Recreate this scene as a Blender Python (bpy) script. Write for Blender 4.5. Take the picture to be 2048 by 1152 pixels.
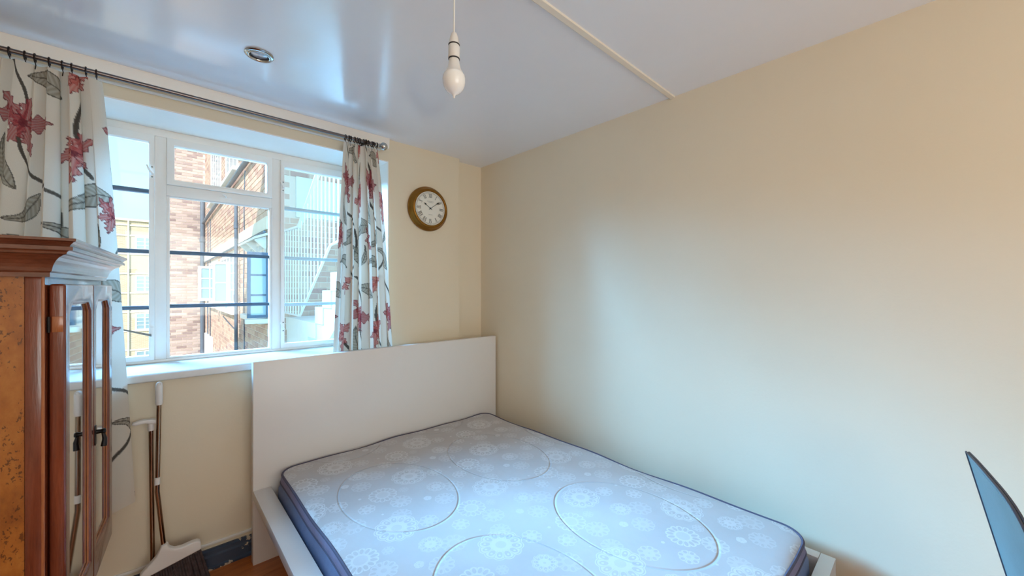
import bpy, bmesh, math, random
import numpy as np
from mathutils import Vector, Matrix

# ------------------------------------------------------------------ scene, camera, light
scene = bpy.context.scene
for o in list(bpy.data.objects):
    bpy.data.objects.remove(o, do_unlink=True)
COL = scene.collection
PI = math.pi
R = math.radians
random.seed(7)

CAM_Z = 1.364
cam_d = bpy.data.cameras.new('camera')
cam_d.sensor_width = 36.0
cam_d.lens = 777.0 / 2048.0 * 36.0
cam_d.clip_start = 0.02
cam_d.clip_end = 400
cam = bpy.data.objects.new('camera', cam_d)
COL.objects.link(cam)
cam.location = (0, 0, CAM_Z)
cam.rotation_euler = (R(90), 0, R(-42.6))
scene.camera = cam

vs = scene.view_settings
vs.view_transform = 'Standard'
vs.look = 'None'
vs.gamma = 1.0
vs.use_curve_mapping = False
vs.exposure = 0.0
try:
    scene.cycles.use_denoising = True
    scene.cycles.max_bounces = 10
    scene.cycles.diffuse_bounces = 6
    scene.cycles.sample_clamp_indirect = 6.0
except Exception:
    pass


def lin(r, g, b):
    def f(c):
        c /= 255.0
        return c / 12.92 if c <= 0.04045 else ((c + 0.055) / 1.055) ** 2.4
    return (f(r), f(g), f(b), 1.0)


# sky: plain vertical gradient, pale at the horizon
world = bpy.data.worlds.new('sky')
scene.world = world
world.use_nodes = True
wn = world.node_tree
wn.nodes.clear()
w_out = wn.nodes.new('ShaderNodeOutputWorld')
w_bg = wn.nodes.new('ShaderNodeBackground')
w_tc = wn.nodes.new('ShaderNodeTexCoord')
w_sep = wn.nodes.new('ShaderNodeSeparateXYZ')
w_ramp = wn.nodes.new('ShaderNodeValToRGB')
w_ramp.color_ramp.elements[0].position = 0.0
w_ramp.color_ramp.elements[0].color = (0.62, 0.97, 1.0, 1)
w_ramp.color_ramp.elements[1].position = 0.45
w_ramp.color_ramp.elements[1].color = (0.36, 0.64, 0.92, 1)
wn.links.new(w_tc.outputs['Generated'], w_sep.inputs[0])
wn.links.new(w_sep.outputs['Z'], w_ramp.inputs[0])
wn.links.new(w_ramp.outputs[0], w_bg.inputs[0])
w_bg.inputs[1].default_value = 1.6
wn.links.new(w_bg.outputs[0], w_out.inputs[0])


def lamp(name, kind, loc, aim, energy, color, **kw):
    d = bpy.data.lights.new(name, kind)
    d.energy = energy
    d.color = color
    for k, v in kw.items():
        setattr(d, k, v)
    o = bpy.data.objects.new(name, d)
    COL.objects.link(o)
    o.location = loc
    o.rotation_euler = (Vector(aim) - Vector(loc)).to_track_quat('-Z', 'Y').to_euler()
    return o


lamp('sun', 'SUN', (-20, -16, 30), (4, 10, 0), 6.0, (1.0, 0.92, 0.82), angle=R(0.6))
# area lamp for the open sky beyond the window; added fill lamp behind the camera
lamp('window_daylight', 'AREA', (-1.45, 4.6, 3.2), (1.2, 1.4, 0.9), 620, (0.20, 0.56, 1.0),
     shape='RECTANGLE', size=2.6, size_y=2.0, spread=R(50))
lamp('rear_fill_lamp', 'AREA', (0.35, -1.98, 1.55), (0.45, 2.0, 1.9), 30, (1.0, 0.93, 0.83),
     shape='RECTANGLE', size=1.9, size_y=1.2)

# ------------------------------------------------------------------ material helpers
MATS = {}


def new_mat(name):
    m = bpy.data.materials.new(name)
    m.use_nodes = True
    m.node_tree.nodes.clear()
    MATS[name] = m
    return m, m.node_tree


def nd(nt, t, **kw):
    n = nt.nodes.new(t)
    for k, v in kw.items():
        setattr(n, k, v)
    return n


def math_n(nt, op, a, b=None, c=None):
    n = nt.nodes.new('ShaderNodeMath')
    n.operation = op
    for i, v in enumerate((a, b, c)):
        if v is None:
            continue
        if isinstance(v, (int, float)):
            n.inputs[i].default_value = v
        else:
            nt.links.new(v, n.inputs[i])
    return n.outputs[0]


def mix_c(nt, f, a, b):
    n = nt.nodes.new('ShaderNodeMix')
    n.data_type = 'RGBA'
    for sock, v in ((n.inputs[0], f), (n.inputs[6], a), (n.inputs[7], b)):
        if isinstance(v, (int, float)):
            sock.default_value = v
        elif isinstance(v, tuple):
            sock.default_value = v
        else:
            nt.links.new(v, sock)
    return n.outputs[2]


def principled(nt, rough=0.5, metal=0.0, spec=0.5, coat=0.0):
    out = nd(nt, 'ShaderNodeOutputMaterial')
    p = nd(nt, 'ShaderNodeBsdfPrincipled')
    p.inputs['Roughness'].default_value = rough
    p.inputs['Metallic'].default_value = metal
    p.inputs['Specular IOR Level'].default_value = spec
    p.inputs['Coat Weight'].default_value = coat
    p.inputs['Coat Roughness'].default_value = 0.12
    nt.links.new(p.outputs[0], out.inputs[0])
    return p, out


def obj_coord(nt, scale=(1, 1, 1)):
    tc = nd(nt, 'ShaderNodeTexCoord')
    mp = nd(nt, 'ShaderNodeMapping')
    mp.inputs['Scale'].default_value = scale
    nt.links.new(tc.outputs['Object'], mp.inputs[0])
    return mp.outputs[0]


def noise(nt, vec, scale, detail=4, rough=0.55):
    n = nd(nt, 'ShaderNodeTexNoise')
    n.inputs['Scale'].default_value = scale
    n.inputs['Detail'].default_value = detail
    n.inputs['Roughness'].default_value = rough
    if vec is not None:
        nt.links.new(vec, n.inputs['Vector'])
    return n.outputs['Fac']


def ramp(nt, fac, stops):
    r = nd(nt, 'ShaderNodeValToRGB')
    el = r.color_ramp.elements
    while len(el) < len(stops):
        el.new(0.5)
    for e, (p, c) in zip(el, stops):
        e.position = p
        e.color = c
    nt.links.new(fac, r.inputs[0])
    return r.outputs[0]


def bump(nt, h, dist, strength=1.0):
    b = nd(nt, 'ShaderNodeBump')
    b.inputs['Distance'].default_value = dist
    b.inputs['Strength'].default_value = strength
    nt.links.new(h, b.inputs['Height'])
    return b.outputs[0]


def simple(name, col, rough=0.5, metal=0.0, spec=0.5, coat=0.0, var=0.04, vscale=6.0, bmp=0.0, bscale=80.0, stretch=(1, 1, 1)):
    m, nt = new_mat(name)
    p, out = principled(nt, rough, metal, spec, coat)
    v = obj_coord(nt, stretch)
    f = noise(nt, v, vscale)
    lo = tuple(max(0, c * (1 - var)) for c in col[:3]) + (1,)
    hi = tuple(min(1, c * (1 + var)) for c in col[:3]) + (1,)
    c = ramp(nt, f, [(0.3, lo), (0.7, hi)])
    nt.links.new(c, p.inputs['Base Color'])
    if bmp:
        nt.links.new(bump(nt, noise(nt, v, bscale, 3), bmp), p.inputs['Normal'])
    return m


def wood(name, dark, light, rough=0.3, coat=0.4, grain=(14, 14, 1.2), scale=3.0, streak=0.5):
    m, nt = new_mat(name)
    p, out = principled(nt, rough, 0, 0.5, coat)
    v = obj_coord(nt, grain)
    f = noise(nt, v, scale, 6, 0.65)
    f2 = noise(nt, v, scale * 6, 3, 0.6)
    ff = math_n(nt, 'ADD', math_n(nt, 'MULTIPLY', f, 1 - streak * 0.5), math_n(nt, 'MULTIPLY', f2, streak * 0.5))
    c = ramp(nt, ff, [(0.3, dark), (0.68, light)])
    nt.links.new(c, p.inputs['Base Color'])
    nt.links.new(bump(nt, f2, 0.0006), p.inputs['Normal'])
    return m


def burl(name):
    m, nt = new_mat(name)
    p, out = principled(nt, 0.32, 0, 0.5, 0.35)
    v = obj_coord(nt, (1, 1, 0.55))
    f = noise(nt, v, 9, 6, 0.7)
    c = ramp(nt, f, [(0.3, lin(116, 60, 22)), (0.5, lin(160, 94, 34)), (0.72, lin(186, 122, 54))])
    v2 = obj_coord(nt, (1, 1, 0.6))
    spot = math_n(nt, 'GREATER_THAN', noise(nt, v2, 170, 3, 0.6), 0.605)
    keep = math_n(nt, 'GREATER_THAN', noise(nt, v, 14, 3), 0.47)
    s = math_n(nt, 'MULTIPLY', math_n(nt, 'MULTIPLY', spot, keep), 0.75)
    nt.links.new(mix_c(nt, s, c, lin(70, 34, 14)), p.inputs['Base Color'])
    nt.links.new(bump(nt, f, 0.0005), p.inputs['Normal'])
    return m


def glass_mat(name, tint=(0.97, 0.99, 1.0, 1), refl=0.06):
    m, nt = new_mat(name)
    out = nd(nt, 'ShaderNodeOutputMaterial')
    tr = nd(nt, 'ShaderNodeBsdfTransparent')
    tr.inputs[0].default_value = tint
    gl = nd(nt, 'ShaderNodeBsdfGlossy')
    gl.inputs['Roughness'].default_value = 0.03
    fr = nd(nt, 'ShaderNodeFresnel')
    fr.inputs['IOR'].default_value = 1.45
    mx = nd(nt, 'ShaderNodeMixShader')
    nt.links.new(math_n(nt, 'MULTIPLY', fr.outputs[0], 0.8), mx.inputs[0])
    nt.links.new(tr.outputs[0], mx.inputs[1])
    nt.links.new(gl.outputs[0], mx.inputs[2])
    nt.links.new(mx.outputs[0], out.inputs[0])
    return m


def fabric_print(name):
    m, nt = new_mat(name)
    out = nd(nt, 'ShaderNodeOutputMaterial')
    at = nd(nt, 'ShaderNodeAttribute', attribute_name='print')
    v = obj_coord(nt, (1, 1, 1))
    weave = noise(nt, v, 420, 2)
    c = mix_c(nt, math_n(nt, 'MULTIPLY', weave, 0.10), at.outputs['Color'], (0.45, 0.43, 0.40, 1))
    df = nd(nt, 'ShaderNodeBsdfDiffuse')
    tl = nd(nt, 'ShaderNodeBsdfTranslucent')
    nt.links.new(c, df.inputs[0])
    nt.links.new(c, tl.inputs[0])
    b = bump(nt, weave, 0.0004)
    nt.links.new(b, df.inputs['Normal'])
    mx = nd(nt, 'ShaderNodeMixShader')
    mx.inputs[0].default_value = 0.16
    nt.links.new(df.outputs[0], mx.inputs[1])
    nt.links.new(tl.outputs[0], mx.inputs[2])
    nt.links.new(mx.outputs[0], out.inputs[0])
    return m


def brick_piece(name, cols):
    """per-brick colour from the 'tint' attribute (joined bricks) or the object's own random number"""
    m, nt = new_mat(name)
    p, out = principled(nt, 0.9, 0, 0.2)
    at = nd(nt, 'ShaderNodeAttribute', attribute_name='tint')
    oi = nd(nt, 'ShaderNodeObjectInfo')
    f = math_n(nt, 'FRACT', math_n(nt, 'ADD', at.outputs['Fac'], oi.outputs['Random']))
    n = len(cols)
    c = ramp(nt, f, [(i / (n - 1), cc) for i, cc in enumerate(cols)])
    v = obj_coord(nt)
    k = noise(nt, v, 30, 3)
    c = mix_c(nt, math_n(nt, 'MULTIPLY', k, 0.3), c, cols[-1])
    nt.links.new(c, p.inputs['Base Color'])
    return m


def far_brick(name, c1, c2, mortar, scale=1.0, rot=(R(90), 0, 0)):
    m, nt = new_mat(name)
    p, out = principled(nt, 0.9, 0, 0.2)
    tc = nd(nt, 'ShaderNodeTexCoord')
    mp = nd(nt, 'ShaderNodeMapping')
    mp.inputs['Rotation'].default_value = rot
    nt.links.new(tc.outputs['Object'], mp.inputs[0])
    b = nd(nt, 'ShaderNodeTexBrick')
    b.inputs['Color1'].default_value = c1
    b.inputs['Color2'].default_value = c2
    b.inputs['Mortar'].default_value = mortar
    b.inputs['Scale'].default_value = scale
    b.inputs['Brick Width'].default_value = 0.225
    b.inputs['Row Height'].default_value = 0.075
    b.inputs['Mortar Size'].default_value = 0.010
    nt.links.new(mp.outputs[0], b.inputs['Vector'])
    nt.links.new(b.outputs['Color'], p.inputs['Base Color'])
    return m


# ------------------------------------------------------------------ mesh helpers
def link(o, parent=None):
    COL.objects.link(o)
    if parent is not None:
        o.parent = parent
    return o


def tag(o, label=None, cat=None, group=None, kind=None):
    if label:
        o['label'] = label
    if cat:
        o['category'] = cat
    if group:
        o['group'] = group
    if kind:
        o['kind'] = kind
    return o


def root(name, label, cat, loc=(0, 0, 0), rot=(0, 0, 0), group=None, kind=None):
    o = bpy.data.objects.new(name, None)
    o.empty_display_size = 0.1
    o.location = loc
    o.rotation_euler = rot
    link(o)
    return tag(o, label, cat, group, kind)


class MB:
    def __init__(self):
        self.v = []
        self.f = []

    def add(self, vs_, fs_):
        n = len(self.v)
        self.v += [tuple(x) for x in vs_]
        self.f += [tuple(i + n for i in f) for f in fs_]
        return self

    def box(self, x0, x1, y0, y1, z0, z1):
        vs_ = [(x0, y0, z0), (x1, y0, z0), (x1, y1, z0), (x0, y1, z0), (x0, y0, z1), (x1, y0, z1), (x1, y1, z1), (x0, y1, z1)]
        fs_ = [(0, 3, 2, 1), (4, 5, 6, 7), (0, 1, 5, 4), (1, 2, 6, 5), (2, 3, 7, 6), (3, 0, 4, 7)]
        return self.add(vs_, fs_)

    def prism(self, poly, lo, hi, axis='z', other=None):
        """extrude a 2-D polygon; axis x: poly=(y,z), y: (x,z), z: (x,y)"""
        def P(a, b, c):
            return {'x': (c, a, b), 'y': (a, c, b), 'z': (a, b, c)}[axis]
        n = len(poly)
        top = other or poly
        vs_ = [P(a, b, lo) for a, b in poly] + [P(a, b, hi) for a, b in top]
        fs_ = [tuple(range(n))[::-1], tuple(range(n, 2 * n))]
        fs_ += [(i, (i + 1) % n, n + (i + 1) % n, n + i) for i in range(n)]
        return self.add(vs_, fs_)

    def ring_prism(self, outer, inner, lo, hi, axis='z'):
        def P(a, b, c):
            return {'x': (c, a, b), 'y': (a, c, b), 'z': (a, b, c)}[axis]
        n = len(outer)
        vs_ = [P(a, b, lo) for a, b in outer] + [P(a, b, lo) for a, b in inner] + [P(a, b, hi) for a, b in outer] + [P(a, b, hi) for a, b in inner]
        fs_ = []
        for i in range(n):
            j = (i + 1) % n
            fs_ += [(i, n + i, n + j, j), (2 * n + i, 2 * n + j, 3 * n + j, 3 * n + i), (i, j, 2 * n + j, 2 * n + i), (n + i, 3 * n + i, 3 * n + j, n + j)]
        return self.add(vs_, fs_)

    def lathe(self, prof, seg=32, axis='z', c=(0, 0, 0)):
        vs_, fs_ = [], []
        n = len(prof)
        for i in range(seg):
            a = 2 * PI * i / seg
            for r, h in prof:
                x, y = r * math.cos(a), r * math.sin(a)
                p = {'z': (x, y, h), 'y': (x, h, y), 'x': (h, x, y)}[axis]
                vs_.append((p[0] + c[0], p[1] + c[1], p[2] + c[2]))
        for i in range(seg):
            j = (i + 1) % seg
            for k in range(n - 1):
                fs_.append((i * n + k, j * n + k, j * n + k + 1, i * n + k + 1))
        return self.add(vs_, fs_)

    def tube(self, pts, r, seg=10, closed=False, cap=True):
        pts = [Vector(p) for p in pts]
        n = len(pts)
        rr = r if isinstance(r, (list, tuple)) else [r] * n
        vs_, fs_ = [], []
        prev = None
        for i, p in enumerate(pts):
            if closed:
                t = (pts[(i + 1) % n] - pts[i - 1]).normalized()
            else:
                t = (pts[min(i + 1, n - 1)] - pts[max(i - 1, 0)]).normalized()
            if prev is None:
                up = Vector((0, 0, 1)) if abs(t.z) < 0.9 else Vector((1, 0, 0))
                a = t.cross(up).normalized()
            else:
                a = (prev - t * prev.dot(t)).normalized()
            prev = a
            b = t.cross(a)
            for k in range(seg):
                q = 2 * PI * k / seg
                vs_.append(p + (a * math.cos(q) + b * math.sin(q)) * rr[i])
        m = n if closed else n - 1
        for i in range(m):
            i2 = (i + 1) % n
            for k in range(seg):
                k2 = (k + 1) % seg
                fs_.append((i * seg + k, i * seg + k2, i2 * seg + k2, i2 * seg + k))
        if cap and not closed:
            fs_.append(tuple(range(seg))[::-1])
            fs_.append(tuple((n - 1) * seg + k for k in range(seg)))
        return self.add(vs_, fs_)

    def torus(self, c, R_, r, axis='y', seg=16, s2=8):
        pts = []
        for i in range(seg):
            a = 2 * PI * i / seg
            x, y = R_ * math.cos(a), R_ * math.sin(a)
            p = {'y': (x, 0, y), 'x': (0, x, y), 'z': (x, y, 0)}[axis]
            pts.append((c[0] + p[0], c[1] + p[1], c[2] + p[2]))
        return self.tube(pts, r, s2, closed=True)

    def build(self, name, mat, parent=None, bevel=0.0, seg=2, smooth=False, angle=40, flat_normals=True):
        me = bpy.data.meshes.new(name)
        bm = bmesh.new()
        bv = [bm.verts.new(p) for p in self.v]
        for f in self.f:
            try:
                bm.faces.new([bv[i] for i in f])
            except ValueError:
                pass
        bmesh.ops.recalc_face_normals(bm, faces=bm.faces)
        if bevel:
            es = [e for e in bm.edges if len(e.link_faces) == 2 and e.calc_face_angle(0) > R(30)]
            bmesh.ops.bevel(bm, geom=es, offset=bevel, segments=seg, affect='EDGES', profile=0.5, clamp_overlap=True)
        if smooth or bevel:
            for f in bm.faces:
                f.smooth = True
            for e in bm.edges:
                if len(e.link_faces) == 2 and e.calc_face_angle(0) > R(angle):
                    e.smooth = False
        bm.to_mesh(me)
        bm.free()
        me.materials.append(mat)
        o = bpy.data.objects.new(name, me)
        return link(o, parent)


def struct(o):
    o['kind'] = 'structure'
    return o


# ------------------------------------------------------------------ materials
def wall_paint(name, col, rough=0.55):
    return simple(name, col, rough, spec=0.35, var=0.015, vscale=2.5, bmp=0.0004, bscale=90)


M_wall = wall_paint('cream_wall_paint', lin(233, 217, 190))
M_ceil = simple('white_ceiling_gloss', lin(243, 245, 251), 0.17, spec=1.0, var=0.01, vscale=3, bmp=0.0005, bscale=16)
for n_ in M_ceil.node_tree.nodes:
    if n_.type == 'BSDF_PRINCIPLED':
        n_.inputs['IOR'].default_value = 1.75
M_white = simple('white_window_paint', lin(250, 240, 230), 0.35, var=0.015, vscale=8, bmp=0.0003, bscale=90)
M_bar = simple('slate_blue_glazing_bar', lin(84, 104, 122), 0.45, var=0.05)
M_bar_haze = simple('hazed_glazing_bar', lin(196, 214, 218), 0.45, var=0.03)  # paler copy of the slate bar: haze and light painted into the colour
M_glass = glass_mat('window_glass')
M_steel = simple('dull_steel_fittings', lin(120, 118, 112), 0.38, metal=0.85, var=0.1, vscale=30)
M_lacq = simple('white_bed_lacquer', lin(228, 222, 216), 0.30, spec=0.5, var=0.008)
M_rodm = simple('pewter_curtain_rod', lin(120, 108, 104), 0.30, metal=0.9, var=0.08)
M_rodd = simple('dark_curtain_ring', lin(52, 42, 40), 0.35, metal=0.7, var=0.1)
M_chrome = simple('brushed_chrome', lin(196, 194, 190), 0.16, metal=1.0, var=0.03)
M_mah = wood('mahogany', lin(82, 34, 20), lin(136, 66, 40), 0.26, 0.55)
M_mahl = wood('light_mahogany_edge', lin(128, 66, 34), lin(184, 112, 66), 0.26, 0.55)
M_burl = burl('burr_veneer')
M_pale = wood('worn_cornice_wood', lin(74, 36, 24), lin(124, 70, 48), 0.24, 0.6, grain=(3, 10, 10))
M_mirror = simple('mirror_silver', lin(226, 230, 232), 0.03, metal=1.0, var=0.005)
M_black = simple('blackened_metal', lin(34, 30, 30), 0.35, metal=0.6, var=0.1)
M_floor = wood('orange_laminate', lin(150, 74, 26), lin(200, 116, 48), 0.35, 0.2, grain=(1.5, 14, 1), scale=3)
M_curtain = fabric_print('floral_curtain_print')
M_brass = simple('antique_brass_case', lin(142, 96, 32), 0.36, metal=0.75, var=0.18, vscale=14)
M_dial = simple('cream_dial_paper', lin(236, 232, 220), 0.6, var=0.01)
M_ink = simple('black_dial_ink', lin(40, 40, 38), 0.6, var=0.02)
M_inkg = simple('grey_dial_ink', lin(150, 146, 138), 0.6, var=0.02)
M_plastic = simple('white_plastic', lin(232, 226, 220), 0.35, var=0.01)
M_bulb = simple('opal_bulb_glass', lin(250, 246, 242), 0.12, spec=0.6, var=0.005)
M_bristle = simple('dark_bristles', lin(78, 66, 66), 0.6, var=0.35, vscale=60)
M_shaft = simple('chromed_broom_shaft', lin(168, 140, 118), 0.14, metal=1.0, var=0.05)
M_navy = simple('mattress_side_fabric', lin(112, 124, 156), 0.85, var=0.06, vscale=40, bmp=0.0008, bscale=300)
M_pipe = simple('lavender_grey_piping', lin(132, 124, 148), 0.85, var=0.06, vscale=40, bmp=0.0006, bscale=300)
M_dpipe = simple('dark_grey_piping', lin(84, 80, 98), 0.85, var=0.06, vscale=40)
M_leather = simple('teal_grey_leather', lin(92, 134, 142), 0.42, spec=0.5, var=0.08, vscale=10, bmp=0.0006, bscale=240)
M_leatherd = simple('dark_leather_edge', lin(58, 54, 62), 0.5, var=0.08)
M_thread = simple('pale_thread', lin(150, 170, 178), 0.8, var=0.02)
M_legwood = wood('dark_chair_leg_wood', lin(44, 24, 16), lin(72, 40, 26))
M_sheath = simple('white_cable_sheath', lin(238, 234, 226), 0.5, var=0.01)
M_seal = simple('black_rubber_seal', lin(40, 36, 36), 0.6, var=0.05)
M_lamp = simple('frosted_lamp_face', lin(196, 190, 192), 0.2, metal=0.3, var=0.08, vscale=60)


def skirting_mat():
    m, nt = new_mat('chipped_dark_blue_gloss')
    p, out = principled(nt, 0.35, 0, 0.5)
    v = obj_coord(nt, (1, 1, 1.6))
    f = noise(nt, v, 13, 5, 0.6)
    chip = math_n(nt, 'GREATER_THAN', f, 0.60)
    base = mix_c(nt, noise(nt, v, 3, 2), lin(38, 46, 62), lin(56, 68, 88))
    nt.links.new(mix_c(nt, chip, base, lin(196, 176, 150)), p.inputs['Base Color'])
    nt.links.new(bump(nt, chip, -0.001), p.inputs['Normal'])
    return m


M_skirt = skirting_mat()


def flower_group():
    g = bpy.data.node_groups.new('lace_flower', 'ShaderNodeTree')
    itf = g.interface
    for nm in ('x', 'y', 'cx', 'cy', 'radius', 'petals', 'hole', 'core', 'outline', 'level'):
        itf.new_socket(name=nm, in_out='INPUT', socket_type='NodeSocketFloat')
    itf.new_socket(name='value', in_out='OUTPUT', socket_type='NodeSocketFloat')
    gi = g.nodes.new('NodeGroupInput')
    go = g.nodes.new('NodeGroupOutput')
    I = gi.outputs
    mn = lambda op, a, b=None, c=None: math_n(g, op, a, b, c)
    AX, BY = 0.459, 0.338
    ry = mn('DIVIDE', mn('SUBTRACT', I['y'], I['cy']), BY)
    row = mn('FLOOR', mn('ADD', ry, 0.5))
    dy = mn('MULTIPLY', mn('SUBTRACT', ry, row), BY)
    dx0 = mn('SUBTRACT', mn('SUBTRACT', I['x'], I['cx']), mn('MULTIPLY', row, AX / 2))
    dx = mn('WRAP', dx0, AX / 2, -AX / 2)
    rr = mn('DIVIDE', mn('SQRT', mn('ADD', mn('MULTIPLY', dx, dx), mn('MULTIPLY', dy, dy))), I['radius'])
    th = mn('ADD', mn('ARCTAN2', dy, dx), PI)
    k = mn('DIVIDE', mn('MULTIPLY', th, I['petals']), 2 * PI)
    a = mn('SUBTRACT', mn('FRACT', k), 0.5)              # -.5 .. .5 across one petal
    ca = mn('COSINE', mn('MULTIPLY', a, PI))             # 1 mid petal, 0 between
    rout = mn('ADD', 0.80, mn('MULTIPLY', mn('SQRT', ca), 0.12))
    disc = mn('LESS_THAN', rr, rout)
    # teardrop hole inside each petal
    hr = mn('DIVIDE', mn('SUBTRACT', rr, 0.66), 0.19)
    ha = mn('DIVIDE', mn('MULTIPLY', a, rr), mn('MULTIPLY', I['hole'], 0.42))
    hole = mn('LESS_THAN', mn('ADD', mn('MULTIPLY', hr, hr), mn('MULTIPLY', ha, ha)), 1.0)
    # slit between petals
    slit = mn('MULTIPLY', mn('GREATER_THAN', rr, 0.42), mn('LESS_THAN', ca, 0.10))
    core = mn('MULTIPLY', mn('LESS_THAN', rr, mn('MULTIPLY', I['core'], 1.0)), 0.55)
    val = mn('MULTIPLY', disc, mn('SUBTRACT', 1.0, hole))
    val = mn('MULTIPLY', val, mn('SUBTRACT', 1.0, mn('MULTIPLY', slit, 0.8)))
    val = mn('MULTIPLY', val, mn('SUBTRACT', 1.0, core))
    # dot in the hole and scalloped outer line for the big lace flowers
    ol = mn('LESS_THAN', mn('ABSOLUTE', mn('SUBTRACT', rr, mn('ADD', 0.90, mn('MULTIPLY', ca, 0.09)))), 0.024)
    hr2 = mn('DIVIDE', mn('SUBTRACT', rr, 0.70), 0.06)
    ha2 = mn('DIVIDE', mn('MULTIPLY', a, rr), 0.10)
    dot = mn('LESS_THAN', mn('ADD', mn('MULTIPLY', hr2, hr2), mn('MULTIPLY', ha2, ha2)), 1.0)
    val = mn('MAXIMUM', val, mn('MULTIPLY', mn('MAXIMUM', ol, dot), I['outline']))
    g.links.new(mn('MULTIPLY', val, I['level']), go.inputs[0])
    return g


def mattress_mat():
    m, nt = new_mat('floral_damask_ticking')
    p, out = principled(nt, 0.6, 0, 0.3)
    p.inputs['Sheen Weight'].default_value = 0.15
    tc = nd(nt, 'ShaderNodeTexCoord')
    sp = nd(nt, 'ShaderNodeSeparateXYZ')
    nt.links.new(tc.outputs['Object'], sp.inputs[0])
    g = flower_group()
    A = (0.966, 1.300)
    #        dx      dy    radius petals hole core outline level
    motifs = [(0.0, 0.0, 0.066, 14, 0.55, 0.36, 0.0, 1.0),
              (0.168, 0.080, 0.082, 12, 0.55, 0.24, 1.0, 1.0),
              (0.222, 0.146, 0.044, 9, 0.35, 0.2, 0.0, 0.45),
              (0.036, -0.099, 0.050, 10, 0.40, 0.2, 0.0, 0.62),
              (-0.015, 0.250, 0.044, 11, 0.50, 0.12, 1.0, 0.9),
              (0.050, 0.200, 0.052, 9, 0.42, 0.30, 0.0, 0.45),
              (-0.041, 0.135, 0.048, 10, 0.38, 0.2, 0.0, 0.5),
              (-0.096, 0.186, 0.019, 5, 0.01, 0.2, 0.0, 0.95),
              (-0.176, 0.039, 0.042, 8, 0.45, 0.1, 0.0, 0.65),
              (-0.096, -0.062, 0.038, 7, 0.45, 0.2, 0.0, 0.75),
              (0.089, -0.018, 0.024, 6, 0.3, 0.2, 0.0, 0.45),
              (-0.088, 0.033, 0.0075, 5, 0.01, 0.0, 0.0, 0.95),
              (0.166, 0.198, 0.0055, 5, 0.01, 0.0, 0.0, 0.9)]
    val = None
    for dx, dy, rad, n, hole, core, ol, lev in motifs:
        q = nd(nt, 'ShaderNodeGroup')
        q.node_tree = g
        nt.links.new(sp.outputs[0], q.inputs['x'])
        nt.links.new(sp.outputs[1], q.inputs['y'])
        for nm, v in (('cx', A[0] + dx), ('cy', A[1] + dy), ('radius', rad), ('petals', n), ('hole', hole), ('core', core), ('outline', ol), ('level', lev)):
            q.inputs[nm].default_value = v
        val = q.outputs[0] if val is None else math_n(nt, 'MAXIMUM', val, q.outputs[0])
    blot = noise(nt, tc.outputs['Object'], 3.0, 3)
    base = ramp(nt, blot, [(0.35, lin(182, 175, 172)), (0.65, lin(192, 185, 182))])
    nt.links.new(mix_c(nt, val, base, lin(205, 201, 199)), p.inputs['Base Color'])
    nt.links.new(math_n(nt, 'SUBTRACT', 0.60, math_n(nt, 'MULTIPLY', val, 0.24)), p.inputs['Roughness'])
    nt.links.new(math_n(nt, 'ADD', 0.25, math_n(nt, 'MULTIPLY', val, 0.45)), p.inputs['Specular IOR Level'])
    # stitched quilting ovals
    qx = math_n(nt, 'WRAP', math_n(nt, 'SUBTRACT', sp.outputs[0], 0.80), 0.29, -0.29)
    rowq = math_n(nt, 'SUBTRACT', sp.outputs[1], 1.62)
    qy = math_n(nt, 'WRAP', rowq, 0.40, -0.40)
    ex = math_n(nt, 'DIVIDE', qx, 0.235)
    ey = math_n(nt, 'DIVIDE', qy, 0.325)
    er = math_n(nt, 'SQRT', math_n(nt, 'ADD', math_n(nt, 'MULTIPLY', ex, ex), math_n(nt, 'MULTIPLY', ey, ey)))
    d = math_n(nt, 'ABSOLUTE', math_n(nt, 'SUBTRACT', er, 1.0))
    groove = math_n(nt, 'POWER', 2.718, math_n(nt, 'MULTIPLY', math_n(nt, 'MULTIPLY', d, d), -4500.0))
    wr = noise(nt, obj_coord(nt, (1, 1, 1)), 9, 3)
    hgt = math_n(nt, 'ADD', math_n(nt, 'MULTIPLY', groove, -0.55), math_n(nt, 'MULTIPLY', wr, 0.7))
    hgt = math_n(nt, 'ADD', hgt, math_n(nt, 'MULTIPLY', val, 0.08))
    nt.links.new(bump(nt, hgt, 0.006), p.inputs['Normal'])
    return m


M_ticking = mattress_mat()

# outside
BR = [lin(208, 176, 158), lin(216, 188, 170), lin(190, 152, 140), lin(220, 194, 174), lin(176, 138, 132), lin(212, 180, 160)]
M_brick = brick_piece('red_brick', BR)
BR2 = [lin(206, 184, 178), lin(212, 192, 186), lin(156, 132, 132), lin(214, 196, 190), lin(138, 116, 118), lin(208, 186, 178)]
M_brick2 = brick_piece('pale_red_brick', BR2)
M_mortar = simple('pale_mortar', lin(226, 210, 196), 0.9, var=0.04, vscale=3)
M_farbrick = far_brick('yellow_stock_brick', lin(204, 186, 158), lin(196, 174, 146), lin(216, 204, 184))
M_stone = simple('white_stone_band', lin(238, 230, 214), 0.8, var=0.03)
M_extw = simple('white_exterior_paint', lin(240, 242, 240), 0.5, var=0.02)
M_mint = simple('pale_mint_paint', lin(206, 228, 220), 0.5, var=0.03)
M_extpipe = simple('blue_grey_pipe_paint', lin(96, 108, 124), 0.5, var=0.08)
M_extdark = simple('dark_slate_frame_paint', lin(70, 92, 116), 0.5, var=0.05)
M_conc = simple('white_painted_concrete', lin(232, 236, 234), 0.75, var=0.04, vscale=2, bmp=0.002, bscale=40)
M_rail = simple('white_rail_paint', lin(238, 240, 240), 0.45, var=0.02)
M_pane = simple('reflective_far_pane', lin(150, 178, 190), 0.08, spec=0.8, var=0.05)
M_ground = simple('pale_courtyard_paving', lin(190, 176, 150), 0.9, var=0.08, vscale=0.5)
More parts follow.
